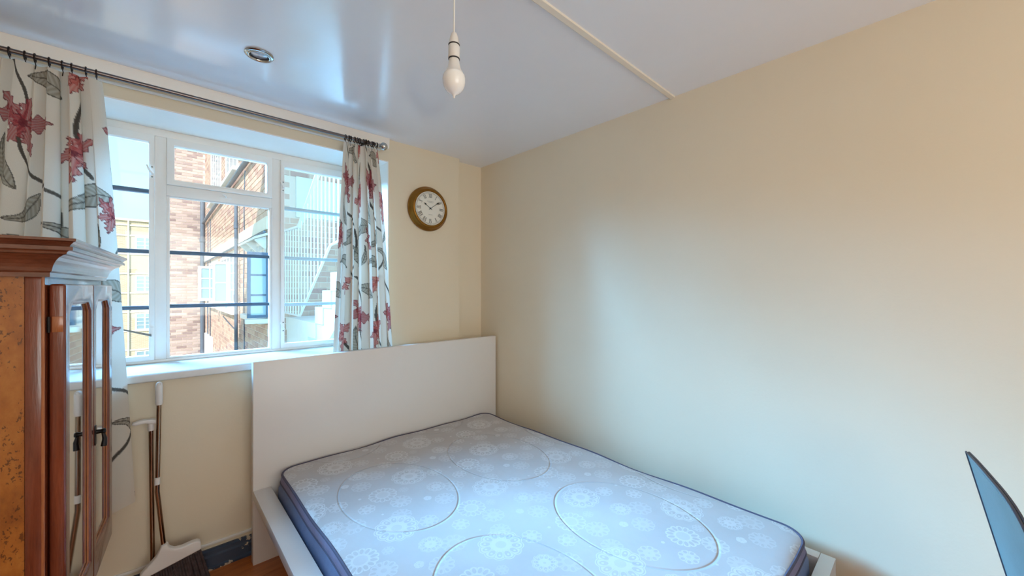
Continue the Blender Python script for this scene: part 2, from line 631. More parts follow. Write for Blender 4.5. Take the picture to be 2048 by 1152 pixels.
M_roof = simple('flat_roof_felt', lin(120, 118, 116), 0.9, var=0.05)

# ------------------------------------------------------------------ the room
XR, XL, YF, YN, H = 1.93, -0.98, 2.405, -2.02, 2.33
WX0, WX1, WZ0, WZ1 = -0.56, 1.12, 0.965, 2.19
YB = 2.80              # outer face of the window wall
PX = 1.676             # right edge of the pier

b = MB().box(XL - 0.1, XR + 0.1, YN - 0.1, YB, -0.12, -0.02)
fl = struct(b.build('floor', M_floor))
# laminate boards running along the window wall, each one its own board
pl_w = 0.19
yy = YN
k = 0
while yy < 2.40:
    xx = XL - (0.37 * (k % 3))
    while xx < XR:
        x0, x1 = max(xx, XL), min(xx + 1.2, XR)
        if x1 - x0 > 0.02:
            MB().box(x0 + 0.0008, x1 - 0.0008, yy + 0.0008, min(yy + pl_w, 2.46) - 0.0008, -0.02, 0.0).build('floor_board', M_floor, fl)
        xx += 1.2
    yy += pl_w
    k += 1

struct(MB().box(XL - 0.1, XR + 0.1, YN - 0.1, YB, H, H + 0.15).build('ceiling', M_ceil))
struct(MB().box(XR, XR + 0.1, YN, YB, -0.02, H).build('wall_right', M_wall))
struct(MB().box(XL - 0.1, XL, YN, YB, -0.02, H).build('wall_left', M_wall))
b = MB()
b.box(XL, PX, YF, YB, -0.02, WZ0)            # under the window
b.box(XL, WX0, YF, YB, WZ0, WZ1)             # left of it
b.box(WX1, PX, YF, YB, WZ0, WZ1)             # pier
b.box(XL, PX, YF, YB, WZ1, H)                # over it
b.box(PX, XR, 2.467, YB, -0.02, H)           # set-back strip in the corner
struct(b.build('wall_far', M_wall))
# rear wall, its unseen window invented to go with the fill lamp
b = MB()
RX0, RX1, RZ0, RZ1 = -0.65, 1.35, 0.9, 2.15
b.box(XL - 0.1, XR + 0.1, YN - 0.1, YN, -0.02, RZ0)
b.box(XL - 0.1, XR + 0.1, YN - 0.1, YN, RZ1, H)
b.box(XL - 0.1, RX0, YN - 0.1, YN, RZ0, RZ1)
b.box(RX1, XR + 0.1, YN - 0.1, YN, RZ0, RZ1)
struct(b.build('wall_near', M_wall))
w2 = root('added_rear_window', None, None, (0, 0, 0), kind='structure')
b = MB()
for a0, a1, c0, c1 in ((RX0, RX1, RZ0, RZ0 + 0.05), (RX0, RX1, RZ1 - 0.05, RZ1), (RX0, RX0 + 0.05, RZ0 + 0.05, RZ1 - 0.05), (RX1 - 0.05, RX1, RZ0 + 0.05, RZ1 - 0.05), (0.33, 0.38, RZ0 + 0.05, RZ1 - 0.05)):
    b.box(a0, a1, YN - 0.08, YN - 0.03, c0, c1)
b.build('window_frame', M_white, w2)
MB().box(RX0 + 0.05, 0.33, YN - 0.06, YN - 0.056, RZ0 + 0.05, RZ1 - 0.05).build('pane', M_glass, w2)
MB().box(0.38, RX1 - 0.05, YN - 0.06, YN - 0.056, RZ0 + 0.05, RZ1 - 0.05).build('pane', M_glass, w2)

# white painted reveals, head and sill of the main window
b = MB()
b.prism([(WX1 - 0.004, YF + 0.004), (WX1, YF + 0.0), (WX1, 2.76), (WX1 - 0.004, 2.76)], WZ0 + 0.02, WZ1, 'z')
b.prism([(WX0, YF), (WX0 + 0.004, YF + 0.004), (WX0 + 0.004, 2.76), (WX0, 2.76)], WZ0 + 0.02, WZ1, 'z')
b.box(WX0, WX1, YF + 0.002, 2.76, WZ1 - 0.006, WZ1)
struct(b.build('trim_1', M_white))
b = MB().prism([(2.362, 0.948), (2.368, 0.944), (YF, 0.944), (YF, WZ0 - 0.001), (2.76, WZ0 - 0.001), (2.76, 0.981), (2.372, 0.981), (2.362, 0.975)], WX0 - 0.03, WX1 + 0.0, 'x')
M_sill = simple('worn_white_sill_paint', lin(232, 232, 230), 0.4, var=0.05, vscale=9, bmp=0.0008, bscale=40, stretch=(1, 4, 1))
sill = struct(b.build('window_sill', M_sill, bevel=0.002))
# white cove board along the ceiling over the window
b = MB().prism([(YF, H), (YF, H - 0.062), (YF - 0.010, H - 0.062), (YF - 0.014, H - 0.050), (YF - 0.018, H - 0.02), (YF - 0.022, H - 0.006), (YF - 0.022, H)], XL, WX1 - 0.002, 'x')
struct(b.build('trim_2', M_white, smooth=True))
# narrow strip across the ceiling
b = MB().prism([(0.884, H), (0.886, H - 0.007), (0.905, H - 0.010), (0.912, H - 0.004), (0.912, H)], XL, XR, 'x')
M_strip = simple('cream_ceiling_strip', lin(232, 222, 206), 0.5, var=0.02)
struct(b.build('trim_3', M_strip))
# skirting with a stepped top, and the white conduit above it
b = MB().prism([(YF, 0.0), (2.362, 0.0), (2.362, 0.010), (2.372, 0.016), (2.376, 0.058), (2.384, 0.066), (2.386, 0.082), (2.396, 0.088), (YF, 0.088)], XL, PX, 'x')
struct(b.build('baseboard_far', M_skirt))
struct(MB().box(XR - 0.018, XR, YN, 2.467, 0, 0.088).build('baseboard_right', M_skirt))
b = MB().box(XL, PX - 0.05, YF - 0.010, YF, 0.106, 0.118)
tag(b.build('cable_conduit', M_sheath, bevel=0.002), 'thin white cable conduit clipped along wall above the dark skirting', 'conduit')

# ------------------------------------------------------------------ main window
win = root('window_1', None, None, kind='structure')
FY0, FY1 = 2.705, 2.765


def member(x0, x1, z0, z1, name='window_frame', y0=FY0, y1=FY1, parent=win, mat=None, bev=0.003):
    return MB().box(x0, x1, y0, y1, z0, z1).build(name, mat or M_white, parent, bevel=bev)


member(WX0, WX1, 2.145, WZ1 - 0.006)                      # head
member(WX0, WX1, 0.981, 0.995)                           # bottom rail
member(WX0, WX0 + 0.045, 0.995, 2.145)
member(WX1 - 0.045, WX1, 0.995, 2.145)
member(0.000, 0.045, 0.995, 2.145, 'mullion')
member(0.520, 0.565, 0.995, 2.145, 'mullion')
member(0.045, 0.520, 1.845, 1.902, 'transom')


def sash(x0, x1, z0, z1, gx0, gx1, gz0, gz1, bars, bar_mat, y0=FY0 - 0.012, y1=FY1 - 0.02):
    outer = [(x0, z0), (x1, z0), (x1, z1), (x0, z1)]
    inner = [(gx0, gz0), (gx1, gz0), (gx1, gz1), (gx0, gz1)]
    s = MB().ring_prism(outer, inner, y0, y1, 'y').build('sash', M_white, win, bevel=0.003)
    zs = [gz0] + list(bars) + [gz1]
    for z in bars:
        MB().box(gx0 - 0.002, gx1 + 0.002, y0 + 0.012, y1 - 0.004, z - 0.0095, z + 0.0095).build('glazing_bar', bar_mat, s, bevel=0.003)
    for a, c in zip(zs[:-1], zs[1:]):
        MB().box(gx0 - 0.001, gx1 + 0.001, y0 + 0.022, y0 + 0.025, a, c).build('pane', M_glass, s)
    return s


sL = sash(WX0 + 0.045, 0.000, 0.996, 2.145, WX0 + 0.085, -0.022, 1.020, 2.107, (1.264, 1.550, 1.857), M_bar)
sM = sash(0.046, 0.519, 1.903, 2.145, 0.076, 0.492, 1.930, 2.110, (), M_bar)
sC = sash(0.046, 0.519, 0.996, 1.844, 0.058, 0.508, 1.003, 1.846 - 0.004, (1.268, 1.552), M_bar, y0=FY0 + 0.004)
sR = sash(0.565, WX1 - 0.045, 0.996, 2.145, 0.585, WX1 - 0.075, 1.022, 2.105, (1.262, 1.550, 1.857), M_bar_haze)


def latch(x, z, parent, flip=1):
    y = FY0 - 0.012
    o = MB().box(x - 0.007, x + 0.007, y - 0.004, y, z - 0.035, z + 0.035).build('latch', M_white, parent, bevel=0.001)
    MB().tube([(x, y - 0.004, z - 0.012), (x, y - 0.022, z - 0.012), (x + flip * 0.012, y - 0.030, z + 0.004), (x + flip * 0.020, y - 0.028, z + 0.026)], [0.005, 0.005, 0.0045, 0.003], 8).build('latch_lever', M_white, o, smooth=True)
    for dz in (0.024, -0.026):
        MB().lathe([(0, -0.0055), (0.003, -0.0052), (0.004, -0.004)], 10, 'y', (x, y, z + dz)).build('screw', M_steel, o)
    return o


latch(-0.010, 1.955, sL, -1)
latch(0.577, 1.985, sR, -1)
latch(0.577, 1.130, sR, -1)
o = MB().box(0.268, 0.322, FY0 - 0.005, FY0, 1.868, 1.880).build('latch', M_white, win, bevel=0.001)
MB().tube([(0.295, FY0 - 0.005, 1.874), (0.295, FY0 - 0.022, 1.876), (0.282, FY0 - 0.026, 1.885)], 0.004, 8).build('latch_lever', M_white, o, smooth=True)
# casement stay standing off the left sash
o = MB().box(-0.018, -0.004, FY0 - 0.018, FY0 - 0.012, 1.095, 1.165).build('stay_plate', M_white, sL, bevel=0.001)
MB().prism([(-0.012, 1.118), (-0.012, 1.130), (-0.128, 1.168), (-0.134, 1.164)], FY0 - 0.030, FY0 - 0.022, 'y').build('casement_stay', M_steel, sL, bevel=0.002)
sill.parent = win

# ------------------------------------------------------------------ bed
BX0, BX1, BY0, BY1 = 0.355, 1.850, 0.246, 2.262
bed = root('bed_frame', 'white lacquered double bed frame with tall plain headboard against the wall', 'bed', ((BX0 + BX1) / 2, 1.25, 0))


def bed_part(name, x0, x1, y0, y1, z0, z1, bev=0.002):
    b_ = MB().box(x0 - bed.location.x, x1 - bed.location.x, y0 - bed.location.y, y1 - bed.location.y, z0, z1)
    return b_.build(name, M_lacq, bed, bevel=bev)


bed_part('headboard', BX0, 1.912, BY1, BY1 + 0.042, 0.0, 1.0)
bed_part('side_ledge', BX0, BX0 + 0.076, BY0 + 0.045, BY1, 0.322, 0.366)
bed_part('side_ledge', BX1 - 0.045, BX1, BY0 + 0.045, BY1, 0.322, 0.366)
bed_part('side_rail', BX0 + 0.05, BX0 + 0.074, BY0 + 0.05, BY1, 0.245, 0.322)
bed_part('side_rail', BX1 - 0.044, BX1 - 0.02, BY0 + 0.05, BY1, 0.245, 0.322)
bed_part('footboard', BX0, BX1, BY0, BY0 + 0.044, 0.0, 0.366)
for i in range(14):
    y = 0.36 + i * 0.14
    bed_part('slat', BX0 + 0.074, BX1 - 0.044, y, y + 0.07, 0.245, 0.262, 0.0)

# ------------------------------------------------------------------ mattress
MX0, MX1, MY0, MY1, MZ0, MZ1 = 0.452, 1.802, 0.312, 2.246, 0.264, 0.450
mat_root = root('mattress', 'bare mattress with pale lace-flower ticking lying on the white bed frame', 'mattress', (0, 0, 0))


def rrect(x0, x1, y0, y1, r, n=10):
    pts = []
    for cx, cy, a0 in ((x1 - r, y1 - r, 0), (x0 + r, y1 - r, 90), (x0 + r, y0 + r, 180), (x1 - r, y0 + r, 270)):
        for i in range(n + 1):
            a = R(a0 + 90 * i / n)
            pts.append((cx + r * math.cos(a), cy + r * math.sin(a)))
    return pts


def dense(pts, d=0.05):
    out = []
    n = len(pts)
    for i in range(n):
        a, c = Vector(pts[i]), Vector(pts[(i + 1) % n])
        m = max(1, int((c - a).length / d))
        for k_ in range(m):
            out.append(tuple(a + (c - a) * (k_ / m)))
    return out


base_loop = dense(rrect(MX0, MX1, MY0, MY1, 0.085))
NB = len(base_loop)
cxm, cym = (MX0 + MX1) / 2, (MY0 + MY1) / 2


def inset_pt(p, d):
    # move towards the inside along both axes, keeping the rounded corners
    x = cxm + (p[0] - cxm) * (1 - d / ((MX1 - MX0) / 2))
    y = cym + (p[1] - cym) * (1 - d / ((MY1 - MY0) / 2))
    return x, y


def edge_wave(p):
    return 0.004 * math.sin(p[0] * 9 + p[1] * 7.3) + 0.003 * math.sin(p[0] * 17 - p[1] * 13)


# side band (bulging cloth), tape, piping, top
verts, faces = [], []
levels = [(0.012, MZ0), (0.0, MZ0 + 0.02), (-0.008, MZ0 + 0.07), (-0.006, MZ0 + 0.115), (0.004, MZ0 + 0.145)]
b = MB()
vs_ = []
for d, z in levels:
    for p in base_loop:
        x, y = inset_pt(p, d)
        vs_.append((x, y, z + (edge_wave(p) if z > MZ0 + 0.1 else 0)))
fs_ = []
for l in range(len(levels) - 1):
    for i in range(NB):
        j = (i + 1) % NB
        fs_.append((l * NB + i, l * NB + j, (l + 1) * NB + j, (l + 1) * NB + i))
fs_.append(tuple(range(NB)))
b.add(vs_, fs_).build('side_border', M_navy, mat_root, smooth=True)
b = MB()
tl = [(0.003, MZ0 + 0.142), (0.001, MZ0 + 0.150), (0.004, MZ0 + 0.166), (0.010, MZ0 + 0.178)]
vs_ = []
for d, z in tl:
    for p in base_loop:
        x, y = inset_pt(p, d)
        vs_.append((x, y, z + edge_wave(p)))
fs_ = [(l * NB + i, l * NB + (i + 1) % NB, (l + 1) * NB + (i + 1) % NB, (l + 1) * NB + i) for l in range(3) for i in range(NB)]
b.add(vs_, fs_).build('edge_tape', M_pipe, mat_root, smooth=True)
pts = [inset_pt(p, 0.008) + (MZ0 + 0.180 + edge_wave(p),) for p in base_loop]
MB().tube(pts, 0.0055, 8, closed=True).build('piping', M_dpipe, mat_root, smooth=True)
pts = [inset_pt(p, 0.001) + (MZ0 + 0.143 + edge_wave(p),) for p in base_loop]
MB().tube(pts, 0.003, 6, closed=True).build('piping', M_dpipe, mat_root, smooth=True)
# top: concentric loops filled in towards the middle, softly crowned
b = MB()
rings = [(0.009, MZ0 + 0.180), (0.018, MZ0 + 0.184), (0.035, MZ0 + 0.187), (0.07, MZ0 + 0.189), (0.13, MZ0 + 0.190), (0.22, MZ0 + 0.190), (0.34, MZ0 + 0.189), (0.48, MZ0 + 0.188), (0.60, MZ0 + 0.187)]
vs_ = []
for li, (d, z) in enumerate(rings):
    for p in base_loop:
        x, y = inset_pt(p, d)
        w = edge_wave(p) * max(0, 1 - li / 3.0)
        q = 0.0
        if li >= 2:
            ex, ey = ((x - 0.80 + 0.29) % 0.58 - 0.29) / 0.235, ((y - 1.62 + 0.40) % 0.80 - 0.40) / 0.325
            q = 0.003 * max(0.0, 1 - ex * ex - ey * ey)
        vs_.append((x, y, z + w + q))
fs_ = [(l * NB + i, l * NB + (i + 1) % NB, (l + 1) * NB + (i + 1) % NB, (l + 1) * NB + i) for l in range(len(rings) - 1) for i in range(NB)]
fs_.append(tuple((len(rings) - 1) * NB + i for i in range(NB)))
b.add(vs_, fs_).build('quilted_top', M_ticking, mat_root, smooth=True)

# ------------------------------------------------------------------ curtain rod and curtains
RY, RZ = 2.315, 2.242
rod = root('curtain_rod', 'thin pewter curtain rod with ball finial above the window', 'curtain rod', (0.2, RY, RZ))
MB().tube([(-1.10, 0, 0), (0.80, 0, 0)], 0.0095, 14).build('pole', M_rodm, rod, smooth=True)
MB().lathe([(0.0095, 0.79), (0.0125, 0.792), (0.0125, 0.806), (0.009, 0.808), (0.009, 0.816), (0.014, 0.820), (0.009, 0.824)] +
           [(0.024 * math.sin(a) + 0.0005, 0.846 - 0.024 * math.cos(a)) for a in [0.35 + (PI - 0.35) * i / 12 for i in range(13)]], 24, 'x').build('finial', M_chrome, rod, smooth=True)
for bx in (0.735, -0.95):
    bb = MB()
    bb.tube([(bx, 0, 0), (bx, 0.072, 0)], 0.006, 10)
    bb.lathe([(0.0, 0.078), (0.02, 0.078), (0.02, 0.086), (0.0, 0.0899)], 16, 'y', (bx, 0, 0))
    bb.torus((bx, 0, 0), 0.012, 0.004, 'x', 14, 6)
    bb.build('bracket', M_rodd, rod, smooth=True)
# slim white track just under the rod
MB().box(-1.10, 0.86, 0.072, 0.0895, 0.000, 0.008).build('curtain_track', M_sheath, rod, bevel=0.001)


def motif_paint(u, v):
    """printed pattern on the flat cloth: u across, v down (metres) -> rgb"""
    u, v = u / 1.25, v / 1.25
    base = np.array(lin(222, 209, 192)[:3])
    col = np.tile(base, (len(u), 1))
    TU, TV = 0.50, 0.64
    rv = np.floor(v / TV)
    uu = np.mod(u + 0.25 * np.mod(rv, 2), TU)
    vv = np.mod(v, TV)

    def rel(cx, cy, ang):
        dx = np.mod(uu - cx + TU / 2, TU) - TU / 2
        dy = vv - cy
        c, s = math.cos(ang), math.sin(ang)
        return dx * c + dy * s, -dx * s + dy * c

    def put(mask, rgb, alpha):
        a = (np.clip(alpha, 0, 1) * mask)[:, None]
        col[:] = col * (1 - a) + np.array(rgb)[None, :] * a

    leafc, leafd = lin(136, 126, 108)[:3], lin(72, 64, 56)[:3]
    redc, redd, redl = lin(146, 40, 50)[:3], lin(96, 22, 34)[:3], lin(196, 104, 92)[:3]

    def stem(p0, p1, bend, w=0.0045):
        n = 90
        for i in range(n):
            t = i / (n - 1)
            x = p0[0] + (p1[0] - p0[0]) * t + bend * math.sin(PI * t)
            y = p0[1] + (p1[1] - p0[1]) * t
            dx, dy = rel(x, y, 0)
            put((dx * dx + dy * dy) < w * w * 1.6, leafd, 0.75)

    def leaf(cx, cy, ang, L, W, curve=0.0, rgb=leafc):
        x, y = rel(cx, cy, ang)
        t = x / L
        yc = y - curve * (t * t) * L
        half = W * np.clip(1 - t * t, 0, 1) ** 0.8 * (1 + 0.35 * np.sin(t * 3))
        m = (np.abs(t) < 1) & (np.abs(yc) < half)
        hatch = 0.5 + 0.5 * np.sin(x * 420 + np.abs(yc) * 300)
        put(m, rgb, 0.62 + 0.28 * hatch)
        put(m & (np.abs(yc) > half - 0.0035), leafd, 0.85)
        put(m & (np.abs(yc) < 0.0022), leafd, 0.8)

    def flower(cx, cy, ang, S, orange=0.0):
        x, y = rel(cx, cy, ang)
        r = np.hypot(x, y)
        th = np.arctan2(y, x)
        rc = [a * (1 - orange) + c * orange for a, c in zip(redc, lin(206, 104, 84)[:3])]
        for k_ in range(6):
            a0 = -PI * 0.92 + k_ * PI * 0.368
            Lk = 1.18 * S * (1.0, 0.70, 1.12, 0.84, 0.66, 0.98)[k_]
            c, s = math.cos(a0), math.sin(a0)
            px, py = x * c + y * s, -x * s + y * c
            t = px / Lk
            half = 0.23 * S * np.clip(np.sin(np.clip(t, 0, 1) ** 0.8 * PI) ** 0.8, 0, 1) * (1 + 0.30 * np.sin(t * 24 + k_))
            m = (t > 0) & (t < 1) & (np.abs(py) < half)
            hatch = 0.5 + 0.5 * np.sin(py * 900 / (1 + 2 * np.abs(t - 0.5)) + t * 5)
            put(m, rc, 0.66 + 0.26 * hatch)
            put(m & (hatch > 0.86), redl, 0.45)
            put(m & (np.abs(py) > half - 0.003), redd, 0.85)
        put(r < 0.12 * S, redd, 0.7)

    stem((0.05, 0.0), (0.12, 0.22), 0.05)
    stem((0.12, 0.22), (0.30, 0.42), -0.06)
    stem((0.30, 0.42), (0.20, 0.64), 0.05)
    stem((0.40, 0.10), (0.44, 0.34), -0.04)
    leaf(0.235, 0.055, 0.25, 0.095, 0.030, 0.25)
    leaf(0.06, 0.33, 1.2, 0.088, 0.026, -0.3)
    leaf(0.42, 0.40, -0.35, 0.105, 0.034, 0.35)
    leaf(0.31, 0.53, 0.7, 0.085, 0.028, 0.3)
    leaf(0.16, 0.47, -0.6, 0.078, 0.024, -0.35)
    leaf(0.47, 0.54, 1.9, 0.055, 0.014, 0.3)
    leaf(0.10, 0.56, 0.1, 0.080, 0.024, 0.35)
    flower(0.13, 0.20, 0.5, 0.108)
    flower(0.37, 0.27, 2.3, 0.086, 0.35)
    flower(0.40, 0.02, -0.8, 0.066, 0.6)
    flower(0.02, 0.46, 1.3, 0.060, 0.2)
    return col


def curtain(name, label, group, nu, W, topf, botf, ztop, zbot, nfold, phase, ydepth, ycen, drift=0.0):
    """cloth with gathered folds; topf/botf=(x0,x1) at heading and hem"""
    nv = max(2, int((ztop - zbot) / 0.0032))
    s = np.linspace(0, 1, nu)
    t = np.linspace(0, 1, nv)
    S, T = np.meshgrid(s, t)
    ease = T ** 0.85
    x0 = topf[0] + (botf[0] - topf[0]) * ease
    x1 = topf[1] + (botf[1] - topf[1]) * ease
    warp = S + 0.018 * np.sin(2 * PI * S * 2.3 + phase) + drift * T * np.sin(PI * S)
    ph = 2 * PI * nfold * warp + phase
    amp = ydepth * (0.50 + 0.60 * np.clip(T * 2.2, 0, 1)) * (1 + 0.28 * np.sin(5.1 * S * PI + phase * 2))
    Yd = ycen(T) + amp * (np.sin(ph) + 0.22 * np.sin(2.1 * ph + 1.3 * T * 2))
    X = x0 + (x1 - x0) * S + 0.38 * amp * np.sin(2 * ph + 0.6)
    Z = ztop + (zbot - ztop) * T + 0.008 * np.sin(ph * 0.5) * T
    verts_ = np.stack([X, Yd, Z], -1).reshape(-1, 3)
    idx = np.arange(nu * nv).reshape(nv, nu)
    q = np.stack([idx[:-1, :-1], idx[:-1, 1:], idx[1:, 1:], idx[1:, :-1]], -1).reshape(-1, 4)
    me = bpy.data.meshes.new(name)
    me.vertices.add(len(verts_))
    me.vertices.foreach_set('co', verts_.ravel())
    me.loops.add(q.size)
    me.loops.foreach_set('vertex_index', q.ravel())
    me.polygons.add(len(q))
    me.polygons.foreach_set('loop_start', np.arange(0, q.size, 4))
    me.polygons.foreach_set('loop_total', np.full(len(q), 4))
    me.polygons.foreach_set('use_smooth', np.ones(len(q), dtype=bool))
    me.update()
    me.validate()
    rgb = motif_paint((S * W).ravel(), (T * (ztop - zbot)).ravel() + 0.02)
    at = me.attributes.new('print', 'FLOAT_COLOR', 'POINT')
    at.data.foreach_set('color', np.concatenate([rgb, np.ones((len(rgb), 1))], 1).astype(np.float32).ravel())
    me.materials.append(M_curtain)
    r_ = root(name, label, 'curtain', (0, 0, 0), group=group)
    o_ = bpy.data.objects.new('cloth', me)
    link(o_, r_)
    # rings, one per fold crest
    for k_ in range(2 * nfold):
        sx = (k_ + 0.5) / (2 * nfold)
        xx_ = topf[0] + (topf[1] - topf[0]) * sx + 0.004 * math.sin(k_ * 2.3)
        MB().torus((xx_, RY, RZ - 0.004), 0.0155, 0.0026, 'x', 18, 6).build('ring', M_rodd, r_, smooth=True)
        MB().tube([(xx_, RY, RZ - 0.018), (xx_ + 0.002, RY + 0.002, RZ - 0.030), (xx_, RY + 0.002, RZ - 0.046)], 0.0016, 6).build('hook', M_rodd, r_, smooth=True)
    return r_


curtain('floral_curtain', 'long floral curtain hanging behind the wooden cabinet', 'floral curtains', 420, 1.30,
        (-0.66, -0.160), (-0.93, -0.062), 2.212, 0.445, 8, 0.8, 0.027, lambda T: 2.312 - 0.016 * T, 0.05)
curtain('floral_curtain', 'narrow gathered floral curtain beside the wall clock', 'floral curtains', 360, 1.15,
        (0.806, 1.010), (0.742, 1.150), 2.212, 0.62, 6, 2.2, 0.019, lambda T: 2.312 + 0.024 * T ** 1.5, 0.03)

# ------------------------------------------------------------------ wall clock
clk = root('wall_clock', 'round antique-brass wall clock with Roman numerals on the cream pier', 'clock', (1.405, YF, 1.915))
prof = [(0.150, 0.0), (0.1545, -0.006), (0.1545, -0.016), (0.150, -0.024), (0.143, -0.030), (0.139, -0.038), (0.134, -0.047), (0.126, -0.052), (0.119, -0.050), (0.1165, -0.043), (0.1165, -0.040)]
MB().lathe(prof, 64, 'y').build('case', M_brass, clk, smooth=True, angle=70)
dial = MB().lathe([(0.0, -0.041), (0.1175, -0.041)], 64, 'y').build('dial', M_dial, clk)
DY = -0.0418


def stroke(bb, p, q, w, y=DY):
    p, q = Vector(p), Vector(q)
    d = (q - p)
    n = Vector((-d.y, d.x)).normalized() * (w / 2)
    bb.add([(p.x + n.x, y, p.y + n.y), (p.x - n.x, y, p.y - n.y), (q.x - n.x, y, q.y - n.y), (q.x + n.x, y, q.y + n.y)], [(0, 1, 2, 3)])


NUM = ['XII', 'I', 'II', 'III', 'IIII', 'V', 'VI', 'VII', 'VIII', 'IX', 'X', 'XI']
Hn = 0.025
for i, s in enumerate(NUM):
    bb = MB()
    wid = {'I': 0.0062, 'V': 0.0145, 'X': 0.0145}
    tot = sum(wid[c] for c in s)
    x = -tot / 2
    ang = -2 * PI * i / 12
    ca, sa = math.cos(ang), math.sin(ang)

    def T2(px, py):
        py += 0.087
        return (px * ca - py * sa, px * sa + py * ca)
    for c in s:
        w = wid[c]
        m = x + w / 2
        h2 = Hn / 2
        if c == 'I':
            stroke(bb, T2(m, -h2), T2(m, h2), 0.0030)
        elif c == 'V':
            stroke(bb, T2(m - w * 0.36, h2), T2(m, -h2), 0.0030)
            stroke(bb, T2(m + w * 0.36, h2), T2(m, -h2), 0.0014)
        else:
            stroke(bb, T2(m - w * 0.36, h2), T2(m + w * 0.36, -h2), 0.0030)
            stroke(bb, T2(m + w * 0.36, h2), T2(m - w * 0.36, -h2), 0.0014)
        x += w
    for sg in (-1, 1):
        stroke(bb, T2(-tot / 2, sg * Hn / 2), T2(tot / 2, sg * Hn / 2), 0.0011)
    bb.build('numeral', M_ink, dial)
bb = MB()
for i in range(60):
    a = 2 * PI * i / 60
    r0 = 0.1045
    stroke(bb, (r0 * math.sin(a), r0 * math.cos(a)), (0.1095 * math.sin(a), 0.1095 * math.cos(a)), 0.0022 if i % 5 == 0 else 0.0010)
for rr_ in (0.1045, 0.1100):
    for i in range(72):
        a, c = 2 * PI * i / 72, 2 * PI * (i + 1) / 72
        stroke(bb, (rr_ * math.sin(a), rr_ * math.cos(a)), (rr_ * math.sin(c), rr_ * math.cos(c)), 0.0008)
bb.build('minute_track', M_ink, dial)
bb = MB()
random.seed(3)
for y0, hw in ((0.048, 0.026), (0.040, 0.015), (-0.044, 0.014)):
    x = -hw
    while x < hw:
        w = random.uniform(0.002, 0.0045)
        stroke(bb, (x, y0), (x + w, y0 + random.uniform(-0.0006, 0.0006)), 0.0026)
        x += w + 0.0012
tag(bb.build('faint_lettering', M_inkg, dial), kind='stuff')


def hand(name, ang, L, wmax, y):
    bb = MB()
    d = Vector((math.sin(ang), math.cos(ang)))
    n = Vector((d.y, -d.x))
    prof_ = [(-0.016, 0.0014), (0.5, 0.0012), (0.62, 0.0016), (0.72, wmax), (0.80, wmax * 0.85), (0.88, 0.0012), (1.0, 0.0004)]
    vv_, ff_ = [], []
    for t_, w_ in prof_:
        p = d * (t_ * L if t_ > 0 else t_)
        for q in (p + n * w_, p - n * w_):
            vv_.append((q.x, y, q.y))
        for q in (p + n * w_, p - n * w_):
            vv_.append((q.x, y - 0.0012, q.y))
    for i in range(len(prof_) - 1):
        a = 4 * i
        ff_ += [(a, a + 4, a + 5, a + 1), (a + 2, a + 3, a + 7, a + 6), (a, a + 2, a + 6, a + 4), (a + 1, a + 5, a + 7, a + 3)]
    bb.add(vv_, ff_).build(name, M_ink, clk)


hand('hour_hand', 2 * PI * (10 + 9 / 60) / 12, 0.062, 0.0056, -0.0435)
hand('minute_hand', 2 * PI * 9 / 60, 0.092, 0.0050, -0.0455)
MB().lathe([(0.0055, -0.041), (0.0055, -0.0475), (0.003, -0.049), (0.0, -0.049)], 16, 'y').build('centre_cap', M_ink, clk)

# ------------------------------------------------------------------ pendant bulb and downlight
pend = root('pendant_light', 'bare white bulb in a plastic holder hanging from the ceiling on a cord', 'pendant light', (0.59, 0.871, H))
MB().lathe([(0.0, 0.0), (0.042, 0.0), (0.042, -0.010), (0.030, -0.022), (0.006, -0.026), (0.0, -0.026)], 28).build('ceiling_rose', M_plastic, pend, smooth=True)
zt = 2.045 - H      # top of the holder
MB().tube([(0.0, 0, -0.024), (0.002, 0.001, zt * 0.5), (0, 0, zt)], 0.0022, 8).build('cord', M_sheath, pend, smooth=True)
MB().lathe([(0.003, zt + 0.004), (0.0075, zt), (0.011, zt - 0.010), (0.0135, zt - 0.026), (0.0135, zt - 0.029)], 28).build('holder_cap', M_plastic, pend, smooth=True)
MB().lathe([(0.0120, zt - 0.029), (0.0152, zt - 0.0295), (0.0152, zt - 0.0315), (0.0120, zt - 0.032)], 28).build('seam_ring', M_seal, pend, smooth=True)
MB().lathe([(0.0135, zt - 0.032), (0.0155, zt - 0.036), (0.0155, zt - 0.064), (0.0140, zt - 0.0665)], 28).build('holder_skirt', M_plastic, pend, smooth=True)
MB().lathe([(0.0120, zt - 0.0665), (0.0152, zt - 0.067), (0.0152, zt - 0.0695), (0.0120, zt - 0.070)], 28).build('seam_ring', M_seal, pend, smooth=True)
bl = MB().lathe([(0.0135, zt - 0.070), (0.0145, zt - 0.078), (0.0175, zt - 0.092), (0.0235, zt - 0.106), (0.0265, zt - 0.1085)], 32).build('bulb_collar', M_plastic, pend, smooth=True)
gl = [(0.0262, zt - 0.108)]
for i in range(15):
    a = R(8 + 150 * i / 14)
    gl.append((0.0300 * math.sin(a * 0.62 + R(58)), zt - 0.112 - 0.040 * (i / 14) ** 1.05 - 0.004))
gl = [(0.0262, zt - 0.1080), (0.0292, zt - 0.114), (0.0302, zt - 0.122), (0.0298, zt - 0.131), (0.0278, zt - 0.140), (0.0240, zt - 0.148), (0.0180, zt - 0.1555), (0.0110, zt - 0.161), (0.0055, zt - 0.164), (0.0030, zt - 0.167), (0.0026, zt - 0.172), (0.0, zt - 0.1735)]
MB().lathe(gl, 36).build('bulb_globe', M_bulb, pend, smooth=True, angle=80)

